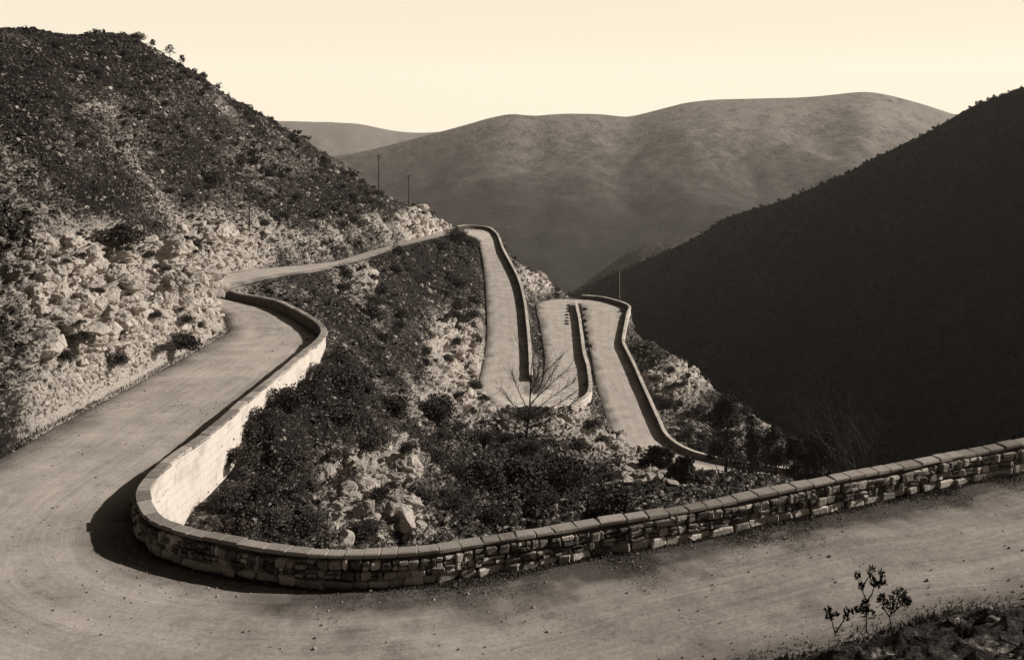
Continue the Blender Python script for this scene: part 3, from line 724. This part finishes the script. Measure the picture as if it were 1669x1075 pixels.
# ---- grass on the verge of the near road and at the foot of the walls
def grass(name,N,rng_s,off0,off1,edge,n,h0,h1,label,dense=None):
    s=rng.uniform(rng_s[0],rng_s[1],N); i=(s*MS).astype(int); o_=off0+(off1-off0)*rng.random(N)**1.6
    clump=fbm(edge[i,0]+0*o_,edge[i,1]+o_*3,o_*2,2.2,3,5)+.12
    k=clump>(-.15+(o_-off0)/(off1-off0)*.3); i=i[k];o_=o_[k];N=len(i)
    base=np.stack([edge[i,0]-n[i,0]*o_+rng.normal(0,.1,N),edge[i,1]-n[i,1]*o_+rng.normal(0,.1,N),-RH[i]-.03],1)
    h=rng.uniform(h0,h1,N)[:,None]; a=rng.uniform(0,6.28,N); d=np.stack([np.cos(a),np.sin(a),a*0],1)*.012*(1+h*6)
    lean=np.stack([rng.normal(0,.4,N),rng.normal(0,.4,N),np.ones(N)],1)*h
    v=np.stack([base-d,base+d,base+lean],1).reshape(-1,3)
    return np_mesh(name,v,np.arange(N*3).reshape(N,3),M_grass)
ms=[grass('g',130000,(3,14.8),.02,2.1,RR,NRR,.025,.11,''),grass('g',16000,(3,13),-.3,.5,RL,NLL,.03,.14,''),grass('g',5000,(20.5,I_CORNER+4),-.25,.35,RL,NLL,.03,.14,''),grass('g',5000,(13,I_PEND),.0,.35,RR,NRR,.02,.09,'')]
N=5200; s_=rng.uniform(2,14.6,N); i_=(s_*MS).astype(int); o_=.03+1.9*rng.random(N)**1.7
cl_=fbm(RR[i_,0],RR[i_,1]+o_*2,o_,1.3,3,9); k_=cl_>-.16+o_*.14; i_=i_[k_];o_=o_[k_]; N=len(i_)
t=leafcloud(40,.22,blobs(4,.3)); v0,f0=t; P0=np.stack([RR[i_,0]-NRR[i_,0]*o_,RR[i_,1]-NRR[i_,1]*o_,-RH[i_]-.02],1); q_=rng.uniform(.05,.15,N)
v=v0[None]*q_[:,None,None]*np.array([1,1,.6])+P0[:,None]
ms.append(np_mesh('weeds',v.reshape(-1,3),(f0[None]+np.arange(N)[:,None,None]*len(v0)).reshape(-1,4),M_leaf2))
join_meshes('grass_verge','stuff',ms,'dry grass and weeds along the road edges and the foot of the near wall','grass')

v0,f0=rockt(1,55,.6); N=9000; s_=rng.uniform(2,NS-8,N); s_=np.where(rng.random(N)<.7,rng.uniform(2,I_CORNER+3,N),s_); i_=(s_*MS).astype(int)
u_=rng.random(N); u_=np.where(rng.random(N)<.65,np.where(rng.random(N)<.5,.97-.17*rng.random(N)**2,.03+.15*rng.random(N)**2),u_)
P0=np.stack([RL[i_,0]*(1-u_)+RR[i_,0]*u_,RL[i_,1]*(1-u_)+RR[i_,1]*u_,-RH[i_]+.05*(1-(2*u_-1)**2)+.02],1)+np.stack([rng.normal(0,.2,N),rng.normal(0,.2,N),np.zeros(N)],1)
q_=(.008+rng.exponential(.010,N)).clip(0,.06)*np.clip(P0[:,1]/40,1,1.4)
ms=[np_mesh('gravel',(v0[None]*q_[:,None,None]+P0[:,None]).reshape(-1,3),(f0[None]+np.arange(N)[:,None,None]*len(v0)).reshape(-1,3),M_rock,False,{'tone':np.repeat(rng.random(N)*.8,len(v0))})]
join_meshes('gravel','stuff',ms,'loose stones lying on the road and along its edges','stones')

# ---- branching plants
class Tubes:
    def __init__(s): s.v=[];s.f=[];s.tips=[]
    def seg(s,p,q,r0,r1,k=5):
        d=q-p; l=np.linalg.norm(d); d=d/l; a=np.cross(d,[.3,.9,.1]); a/=np.linalg.norm(a); b=np.cross(d,a); n=len(s.v)
        for (c,r) in ((p,r0),(q,r1)):
            for i in range(k):
                t=6.2832*i/k; s.v.append(c+a*math.cos(t)*r+b*math.sin(t)*r)
        for i in range(k): s.f.append((n+i,n+(i+1)%k,n+k+(i+1)%k,n+k+i))
    def grow(s,p,d,l,r,lev,ang=.5,up=.1,nseg=5,kids=3,wob=.12):
        p=np.array(p,float); d=np.array(d,float)/np.linalg.norm(d)
        for i in range(nseg):
            q=p+d*l/nseg; r1=r*(1-.75*(i+1)/nseg)+.002 if lev==0 else r*(1-.6*(i+1)/nseg*1.0)
            r0=r*(1-.6*i/nseg) if lev else r*(1-.75*i/nseg)+.002
            s.seg(p,q,r0,r1,5 if r>.02 else 3); p=q
            if lev>0 and i>=1 or (lev>0 and nseg<3):
                for k in range(kids):
                    a=rng.normal(size=3); a-=a@d*d; a/=np.linalg.norm(a)
                    nd=d*math.cos(ang)+a*math.sin(ang); s.grow(p,nd,l*random.uniform(.4,.62),r0*.5,lev-1,ang,up,4,max(1,kids-0),wob)
            d=d+rng.normal(0,wob,3)+np.array([0,0,up]); d/=np.linalg.norm(d)
        s.tips.append(p)
    def mesh(s,name,mat): return np_mesh(name,np.array(s.v),np.array(s.f),mat)
def bare_tree(base,h,spread,label,mat,lev=2,kids=2,lean=(0,0,1),name='bare_tree',r=None,group=None):
    root=empty(name,tuple(base)); tag(root,label,'tree',group)
    t=Tubes(); t.grow((0,0,-.2),lean,h*.75,r or h*.018,0,wob=.04,up=.02,nseg=8); obj('trunk',t.mesh('trunk',mat),root)
    c=Tubes(); d=np.array(lean,float);d/=np.linalg.norm(d)
    for k in range(9):
        u=random.uniform(.18,.7); a=rng.normal(size=3); a[2]=abs(a[2])*.8+.5; a[0]*=spread;a/=np.linalg.norm(a)
        c.grow(d*h*.75*u,a,h*random.uniform(.35,.6),(r or h*.018)*.5,lev,.45,.06,5,kids,.08)
    obj('crown',c.mesh('crown',mat),root); return root
p=hit(858,712)
p=p if p is not None else np.array([1,90,-27])
root=empty('bare_tree',tuple(p)); tag(root,'leafless tree with branches fanning to the right in front of the lower hairpin','tree')
k_=p[1]/F; root.scale=(1.2,1.2,1.2)
def px2(x,y): return np.array([(x-858)*k_,0,-(y-712)*k_])
t=Tubes()
def poly(t,pts,r0,r1,jit=.0):
    for i in range(len(pts)-1):
        a,b=i/(len(pts)-1),(i+1)/(len(pts)-1); t.seg(pts[i],pts[i+1],r0+(r1-r0)*a,r0+(r1-r0)*b,5)
trunkp=[px2(*q) for q in ((856,718),(859,700),(862,672),(863,645),(864,620),(867,600))]
poly(t,trunkp,.085,.02); obj('trunk',t.mesh('trunk',M_bark),root)
c=Tubes()
for (x0,y0,x1,y1,x2,y2) in [(862,672,880,645,900,612),(862,668,890,640,912,618),(861,682,895,655,930,628),(861,688,900,668,938,640),(863,655,872,628,880,600),(863,650,884,622,905,602),(860,690,838,665,822,640),(861,680,846,650,838,628),(859,698,830,690,800,668),(859,700,888,690,930,664),(863,640,858,615,850,596),(860,695,905,680,945,655)]:
    dd=random.uniform(-.8,.8); q=[px2(x0,y0),px2(x1,y1)+np.array([0,dd*.5,0]),px2(x2,y2)+np.array([0,dd*1.6,0])]
    poly(c,q,.035,.012)
    for m in range(26):
        u=random.uniform(.25,1); b0=(q[0]*(1-u)**2+2*u*(1-u)*q[1]+u*u*q[2]) if False else (q[0]+(q[1]-q[0])*min(1,u*2) if u<.5 else q[1]+(q[2]-q[1])*(u*2-1))
        d_=(q[2]-q[0]); d_/=np.linalg.norm(d_); c.grow(b0,d_+rng.normal(0,.5,3),random.uniform(.5,1.3),.015,1 if m<12 else 0,.5,.03,3,1,.1)
obj('crown',c.mesh('crown',M_bark),root)
# pale saplings behind the near parapet on the right
def gp(px,Y): x=(px-CX)/F*Y; return np.array([x,Y,ground(x,Y)])
sap=[(1368,46,240,'pale leafless sapling standing straight behind the near parapet'),(1388,43,225,'pale leafless sapling leaning right, the tallest twigs behind the near parapet'),(1345,52,200,'thin pale sapling left of the straight one behind the parapet'),(1425,48,190,'thin pale sapling at the right of the leafless group')]
for k,(x,Y,hp,l) in enumerate(sap):
    b=gp(x,Y); top=-(600+22*k-HY)/F*Y; h=max(4,top-b[2])
    bare_tree(b,h*.95,.35,l,M_pale if k<2 else M_bark,1,2,((.0,.22,-.1,.1)[k],0,1),'sapling',.024)

# dark leafy trees
def leafy_tree(base,h,w,label,low=.42,name='evergreen_tree',nl=9000,group=None,conic=0,mat=None,ls=.13):
    root=empty(name,tuple(base)); tag(root,label,'tree',group)
    t=Tubes(); t.grow((0,0,-.3),(0,0,1),h*.85,h*.02+.03,0,wob=.03,up=.05,nseg=7)
    for k in range(12):
        u=random.uniform(.3,.8); a=random.uniform(0,6.28); t.seg(np.array([0,0,h*u*.85]),np.array([math.cos(a)*w*.7,math.sin(a)*w*.7,h*(u*.85+.12)]),h*.007,h*.003,4)
    obj('trunk',t.mesh('trunk',M_bark),root)
    k=38; cen=np.zeros((k,3)); rad=np.zeros(k)
    for i in range(k):
        u=random.uniform(low,1); ww=w*((1-.75*u) if conic else math.sin(min(1,u*.9+.12)*3.0)**.6)
        a=random.uniform(0,6.28); rr=ww*random.uniform(.3,.9); cen[i]=(math.cos(a)*rr,math.sin(a)*rr,h*u*.95); rad[i]=w*random.uniform(.2,.4)*(1-.4*u*conic)
    def fn(n_):
        i=rng.integers(0,k,n_); d=rng.normal(size=(n_,3)); d/=np.linalg.norm(d,axis=1)[:,None]; d[:,2]*=.6
        return cen[i]+d*(rad[i]*rng.uniform(.3,1.1,n_))[:,None]
    v,f=leafcloud(nl,ls,fn); obj('crown',np_mesh('crown',v,f,mat or M_leaf),root); return root
TR=[(1180,105,640,1.0,3.0,'dark spreading tree standing below the sunlit spur, over the lowest wall'),(1075,66,728,1.0,1.5,'dark tree just above the parapet at the bottom of the lowest straight'),
(1228,115,672,1,2.4,'dark tree right of the spreading one at the foot of the sunlit spur'),(1262,110,690,1,2.6,'dark tree where the sunlit spur runs into shade'),(1300,100,700,1,2.6,'dark tree in the shade left of the pale saplings'),(1335,95,690,1,2.6,'dark tree close behind the leafless saplings'),
(1112,58,782,1,1.2,'low dark tree just over the near parapet, right of the tree below the lowest straight')]
for (x,Y,topy,c_,w,l) in TR:
    b=gp(x,Y); h=-(topy-HY)/F*Y-b[2]; leafy_tree(b,max(1.6,h),w,l,.42 if w>2 else .08,conic=.5)
# little trees on the left skyline
for x,y,hp,l in [(272,84,14,'small tree on the left hill skyline just right of the top bush'),(291,100,10,'smaller tree on the left hill skyline, next to the small tree'),(247,72,9,'stunted tree on the left hill skyline nearest the top bush')]:
    Y=145; yy=None
    i=int(np.searchsorted(gpx,x)); j=int(np.argmin(PYV[i,:np.searchsorted(gY,200)])); b=np.array([XX2[i,j],YY2[i,j],ZZ2[i,j]]); h=hp*1.5*b[1]/F
    leafy_tree(b,h,h*.45,l,.3,'stunted_tree',500,ls=.09)
# small upright bush tree by the lowest straight is among the bushes

# ---- telegraph poles
def pole(x,ybase,ytop,label,pale=False,Y=None,cross=True):
    i=int(np.searchsorted(gpx,x))
    if Y is None:
        j=int(np.argmin(PYV[i,:np.searchsorted(gY,262)])); b=np.array([XX2[i,j],YY2[i,j],ZZ2[i,j]])
        if ybase is not None:
            b=hit(x,ybase) if hit(x,ybase) is not None else b
    else: b=gp(x,Y)
    h=-(ytop-HY)/F*b[1]-b[2]; root=empty('telegraph_pole',tuple(b)); tag(root,label,'pole')
    t=Tubes(); t.seg(np.array([0,0,-.5]),np.array([0,0,h]),.13 if cross else .07,.09 if cross else .05,8); obj('post',t.mesh('post',M_por if pale else M_wood),root)
    for z in ((h-.35,h-.95) if cross else ()):
        bm=bmesh.new(); bmesh.ops.create_cube(bm,size=1)
        for v in bm.verts: v.co=(v.co.x*.9,v.co.y*.1-.1,v.co.z*.1+z)
        me=bpy.data.meshes.new('crossarm'); bm.to_mesh(me); bm.free(); me.materials.append(M_wood); ca=obj('crossarm',me,root)
        for sx in (-.38,.38):
            tt_=Tubes(); tt_.seg(np.array([sx,-.1,z+.05]),np.array([sx,-.1,z+.14]),.03,.05,6); tt_.seg(np.array([sx,-.1,z+.14]),np.array([sx,-.1,z+.22]),.05,.02,6); obj('insulator',tt_.mesh('insulator',M_wood if not pale else M_por),ca)
pole(613,None,252,'taller telegraph pole on the skyline of the left hill, further from the road end')
pole(663,None,285,'telegraph pole on the skyline lowest down the left hill, nearer the far hairpin')
pole(401,388,305,'thin dark pole on the hillside above the white cutting',cross=False)
pole(1010,None,442,'pale post rising beyond the far corner of the lowest road',True,Y=247,cross=False)

# ---- sprigs of the shrub in the foreground
def fore_shrub(base,label,clumps,stems):
    root=empty('foreground_shrub',tuple(base)); tag(root,label,'shrub'); Y=base[1]
    def w(x,y,dy=0): return np.array([(x-CX)/F*Y-base[0],dy,-(y-HY)/F*Y-base[2]])
    t=Tubes()
    for st in stems: poly(t,[w(*q) for q in st],.012,.006)
    obj('stems',t.mesh('stems',M_bark),root)
    vs=[];fs=[];n=0
    for (x,y,rx,ry) in clumps:
        m=int(90*(rx*ry)/120)+26; c=rng.normal(size=(m,3)); c/=np.linalg.norm(c,axis=1)[:,None]; c*=rng.uniform(.2,1,(m,1))**.5
        P_=w(x,y)+c*np.array([rx,(rx+ry)/2,ry])*Y/F
        up=c*np.array([1,1,.6])+np.array([0,0,.7]); up+=rng.normal(0,.25,(m,3)); up/=np.linalg.norm(up,axis=1)[:,None]
        sd=np.cross(up,rng.normal(size=(m,3))); sd/=np.linalg.norm(sd,axis=1)[:,None]
        L_=rng.uniform(.022,.048,(m,1)); q=np.stack([P_-up*L_*.6,P_+sd*L_*.3,P_+up*L_,P_-sd*L_*.3],1).reshape(-1,3)
        vs.append(q);fs.append(np.arange(m*4).reshape(m,4)+n);n+=m*4
    obj('leaves',np_mesh('leaves',np.concatenate(vs),np.concatenate(fs),M_fore),root)
b=gp(1412,16.5); 
fore_shrub(b,'forked dark leafy sprig rising in the foreground at the lower right',
[(1398,938,5,8),(1404,956,5,7),(1421,932,6,12),(1424,948,6,8),(1437,935,5,10),(1440,949,6,5),(1430,952,8,5),(1411,985,6,14),(1404,992,10,8),(1415,1000,12,9),(1393,995,7,6)],
[[(1412,1030),(1412,1000),(1412,978),(1405,960),(1399,945)],[(1412,980),(1421,968),(1426,952),(1422,940)],[(1404,960),(1412,945),(1420,935)],[(1426,955),(1434,945),(1438,935)]])
b=gp(1460,16.8)
fore_shrub(b,'bushier dark leafy shrub right of the forked sprig in the foreground',
[(1460,975,11,14),(1470,968,8,12),(1475,982,8,9),(1438,972,5,6),(1443,980,6,6),(1433,978,4,4),(1450,988,14,7),(1480,978,6,6)],
[[(1455,1035),(1450,1005),(1456,985),(1462,970)],[(1450,1005),(1440,990),(1437,975)],[(1452,1000),(1470,985),(1476,970)]])
b=gp(1365,16.3)
fore_shrub(b,'lowest small dark shrub left of the forked sprig in the foreground',
[(1350,994,6,7),(1363,1000,4,4),(1380,996,5,6),(1352,1004,8,6),(1380,1006,6,5)],
[[(1362,1035),(1356,1012),(1350,996)],[(1362,1030),(1374,1012),(1380,998)]])

# ---------------------------------------------------------------- far country
def far_grid(pxs,Ys,fz,name,mat,relief,smooth=True):
    PXf,Yf=np.meshgrid(pxs,Ys,indexing='ij'); Xf=(PXf-CX)/F*Yf; Z=fz(PXf,Xf,Yf); Z=Z+relief(Xf,Yf,Z)
    ii=np.arange(Xf.size).reshape(Xf.shape)
    o=obj(name,np_mesh(name,np.stack([Xf.ravel(),Yf.ravel(),Z.ravel()],1),np.stack([ii[:-1,:-1].ravel(),ii[1:,:-1].ravel(),ii[1:,1:].ravel(),ii[:-1,1:].ravel()],1),mat,smooth)); tag(o,kind='structure'); return Xf,Yf,Z
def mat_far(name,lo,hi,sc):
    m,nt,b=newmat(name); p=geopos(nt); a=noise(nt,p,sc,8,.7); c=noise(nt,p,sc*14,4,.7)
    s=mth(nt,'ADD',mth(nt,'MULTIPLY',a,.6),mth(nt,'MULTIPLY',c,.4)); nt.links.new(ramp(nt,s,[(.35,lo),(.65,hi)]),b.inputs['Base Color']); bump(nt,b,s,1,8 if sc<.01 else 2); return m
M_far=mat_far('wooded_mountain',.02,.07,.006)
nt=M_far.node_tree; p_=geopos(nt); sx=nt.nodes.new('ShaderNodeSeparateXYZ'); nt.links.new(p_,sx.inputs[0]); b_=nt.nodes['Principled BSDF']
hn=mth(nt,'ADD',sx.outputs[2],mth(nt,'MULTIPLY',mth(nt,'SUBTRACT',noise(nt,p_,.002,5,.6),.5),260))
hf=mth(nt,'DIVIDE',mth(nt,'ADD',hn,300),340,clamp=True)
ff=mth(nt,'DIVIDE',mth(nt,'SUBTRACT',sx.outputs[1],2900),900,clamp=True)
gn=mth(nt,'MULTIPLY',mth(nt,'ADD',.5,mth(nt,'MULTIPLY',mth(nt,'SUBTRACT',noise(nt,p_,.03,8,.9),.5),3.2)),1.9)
s_=mth(nt,'MULTIPLY',gn,mth(nt,'ADD',mth(nt,'ADD',.06,mth(nt,'MULTIPLY',mth(nt,'MULTIPLY',hf,hf),3.0)),mth(nt,'MULTIPLY',ff,2.2)))  # meadow tops and far ridge made paler still, haze put into the colour
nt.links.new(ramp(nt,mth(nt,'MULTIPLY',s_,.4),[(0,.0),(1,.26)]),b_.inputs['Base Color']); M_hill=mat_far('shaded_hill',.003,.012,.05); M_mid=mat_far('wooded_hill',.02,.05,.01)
# hill on the right, its near side turned away from the sun
rid_px=np.array([-200,900,950,1100,1200,1300,1400,1500,1600,1669,1900,2400]); rid_py=np.array([520,482,470,400,350,312,272,222,167,140,90,60])
def zh(PXf,Xf,Yf):
    plane=-149+.75*Xf
    py=np.interp(PXf,rid_px,rid_py); k=(PXf-CX)/F*.75
    Ye=149/np.maximum(k+(py-HY)/F,.05); Ye=np.clip(Ye,200,760)
    ze=-(py-HY)/F*Ye
    z=np.where(Yf<Ye,plane,ze-.45*(Yf-Ye))
    z=np.maximum(z,-190)
    near_drop=np.clip((200-Yf)/60,0,1)
    return z-near_drop*60
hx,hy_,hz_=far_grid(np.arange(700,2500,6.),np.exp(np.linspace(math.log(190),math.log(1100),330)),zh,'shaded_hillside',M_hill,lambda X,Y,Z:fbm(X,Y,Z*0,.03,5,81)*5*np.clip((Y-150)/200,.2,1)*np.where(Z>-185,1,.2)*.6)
# wood on that hill
def wood(name,Xg,Yg,Zg,N,h0,h1,mask,label):
    a,b_=Xg.shape; i=rng.integers(0,a,N*3);j=rng.integers(0,b_,N*3); k=mask(Xg[i,j],Yg[i,j],Zg[i,j]); i=i[k][:N];j=j[k][:N]; N=len(i)
    t=leafcloud(30,.34,blobs(4,1.1)); v0,f0=t; P0=np.stack([Xg[i,j]+rng.normal(0,.5,N),Yg[i,j]+rng.normal(0,.8,N),Zg[i,j]-.2],1); s=rng.uniform(h0,h1,N)
    th=rng.uniform(0,6.28,N);c,sn=np.cos(th)[:,None],np.sin(th)[:,None]
    v=np.stack([(v0[None,:,0]*c-v0[None,:,1]*sn)*s[:,None],(v0[None,:,0]*sn+v0[None,:,1]*c)*s[:,None],v0[None,:,2]*(s*rng.uniform(1,1.6,N))[:,None]],2)+P0[:,None]
    o=obj(name,np_mesh(name,v.reshape(-1,3),(f0[None]+np.arange(N)[:,None,None]*len(v0)).reshape(-1,4),M_for)); tag(o,label,'wood',None,'stuff')
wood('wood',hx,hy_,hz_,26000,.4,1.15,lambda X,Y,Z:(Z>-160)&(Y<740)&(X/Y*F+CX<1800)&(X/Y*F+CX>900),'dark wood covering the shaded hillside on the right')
# mountains
r1x=np.array([-1500,300,500,600,650,700,760,800,835,870,910,980,1020,1060,1110,1160,1230,1330,1380,1415,1450,1500,1550,1620,1800,2600]); r1y=np.array([420,300,262,243,231,217,200,188,181,186,182,183,189,180,167,161,160,157,150,148,153,167,183,205,230,200])
r0x=np.array([-1500,-200,300,460,530,590,640,690,740,830,1000,1400,2600]); r0y=np.array([150,180,190,196,198,201,213,216,212,214,215,215,200])
r2x=np.array([-1500,700,900,950,1000,1040,1090,1140,1200,1400,1700,2600]); r2y=np.array([620,545,490,462,424,400,385,377,372,340,320,300])
def zf(PXf,Xf,Yf):
    z=np.full(Xf.shape,-420.)
    for rx,ry,Y0,s in ((r2x,r2y,1000,.42),(r1x,r1y,2600,.36),(r0x,r0y,4300,.3)):
        py=np.interp(PXf,rx,ry); 
        H=-(py-HY)/F*Y0; zz_=H-s*np.abs(Yf-Y0)-(np.abs(Yf-Y0)/900)**2*0
        z=np.maximum(z,zz_)
    return np.maximum(z,-420)
def relief(X,Y,Z):
    crest=1
    for Y0 in (1000,2600,4300): crest=crest*(1-np.exp(-((Y-Y0)/(Y0*.05))**2))
    a=np.abs(fbm(X,Y*.7,X*0,.0016,5,91,.55)); return (-a*85+14*fbm(X,Y,X*0,.012,5,95))*(.08+.92*crest)*np.clip((Y-500)/900,.1,1)
pxs=np.arange(-1400,3200,10.)
# smooth the crest lines
def sm_(x,y):
    g=np.arange(-1500,2601,5.); v=np.interp(g,x,y); k=np.exp(-np.linspace(-2,2,13)**2); return g,np.convolve(np.pad(v,6,mode='edge'),k/k.sum(),'valid')
r1x,r1y=sm_(r1x,r1y);r0x,r0y=sm_(r0x,r0y);r2x,r2y=sm_(r2x,r2y)
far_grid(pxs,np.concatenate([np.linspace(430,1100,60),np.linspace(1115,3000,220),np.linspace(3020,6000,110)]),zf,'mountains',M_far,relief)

# ---------------------------------------------------------------- air
bm=bmesh.new(); bmesh.ops.create_cube(bm,size=1)
for v in bm.verts: v.co=(v.co.x*9000,(v.co.y+.5)*5000-250,(v.co.z-.5)*900+220)
me=bpy.data.meshes.new('haze'); bm.to_mesh(me); bm.free()
hz=bpy.data.materials.new('haze'); hz.use_nodes=True; nt=hz.node_tree; nt.nodes.remove(nt.nodes['Principled BSDF'])
pv=nt.nodes.new('ShaderNodeVolumePrincipled'); pv.inputs['Color'].default_value=(.96,.89,.84,1); pv.inputs['Density'].default_value=.000085; pv.inputs['Anisotropy'].default_value=.2
nt.links.new(pv.outputs[0],nt.nodes['Material Output'].inputs['Volume'])
me.materials.append(hz); o=obj('haze',me); tag(o,kind='stuff')
o['label']='pale even haze in the valley air'; 

# ---------------------------------------------------------------- light, sky, camera
EL=math.radians(31); AZ=math.radians(12)     # sun to the right, a little beyond
d=np.array([math.cos(EL)*math.cos(AZ),math.cos(EL)*math.sin(AZ),math.sin(EL)])
sun=bpy.data.lights.new('sun','SUN'); sun.energy=5.0; sun.angle=math.radians(.5); sun.color=(1,.95,.87)
so=bpy.data.objects.new('sun',sun); col.objects.link(so)
from mathutils import Vector
so.rotation_euler=Vector(d).to_track_quat('Z','Y').to_euler(); so.location=(60,10,60)
wd=bpy.data.worlds.new('World'); scene.world=wd; wd.use_nodes=True; nt=wd.node_tree; bg=nt.nodes['Background']
sk=nt.nodes.new('ShaderNodeTexSky'); sk.sky_type='NISHITA'; sk.sun_disc=False; sk.sun_elevation=EL; sk.sun_rotation=math.pi/2-AZ; sk.dust_density=4; sk.air_density=1.2
bw=nt.nodes.new('ShaderNodeRGBToBW'); nt.links.new(sk.outputs[0],bw.inputs[0])
v=mth(nt,'MULTIPLY',bw.outputs[0],1.0)
# an orthochromatic plate sees the sky by its brightness only, printed on cream paper
tc=nt.nodes.new('ShaderNodeTexCoord'); sp=nt.nodes.new('ShaderNodeSeparateXYZ'); nt.links.new(tc.outputs['Generated'],sp.inputs[0])
low=mth(nt,'SUBTRACT',1,mth(nt,'MULTIPLY',mth(nt,'SUBTRACT',sp.outputs[2],.13),8),clamp=True)
v=mth(nt,'MULTIPLY',v,mth(nt,'ADD',.12,mth(nt,'MULTIPLY',low,60)))
tau=mth(nt,'MINIMUM',.000085*4400,mth(nt,'DIVIDE',.000085*214,mth(nt,'MAXIMUM',sp.outputs[2],.01)))
lim=mth(nt,'MULTIPLY',8.7,mth(nt,'POWER',2.71828,tau))
v=mth(nt,'MINIMUM',v,lim)
cm=nt.nodes.new('ShaderNodeVectorMath'); cm.operation='SCALE'; cm.inputs[0].default_value=(1.0,.89,.70); nt.links.new(v,cm.inputs['Scale'])
nt.links.new(cm.outputs[0],bg.inputs['Color']); bg.inputs['Strength'].default_value=.10
cam=bpy.data.cameras.new('camera'); cam.sensor_width=36; cam.lens=36*F/1669; cam.shift_y=-(537.5-HY)/1669; cam.clip_end=20000; cam.clip_start=.1
co=bpy.data.objects.new('camera',cam); co.rotation_euler=(math.pi/2,0,0); col.objects.link(co); scene.camera=co
scene.view_settings.view_transform='Standard'; scene.view_settings.look='None'; scene.view_settings.exposure=0; scene.view_settings.gamma=1
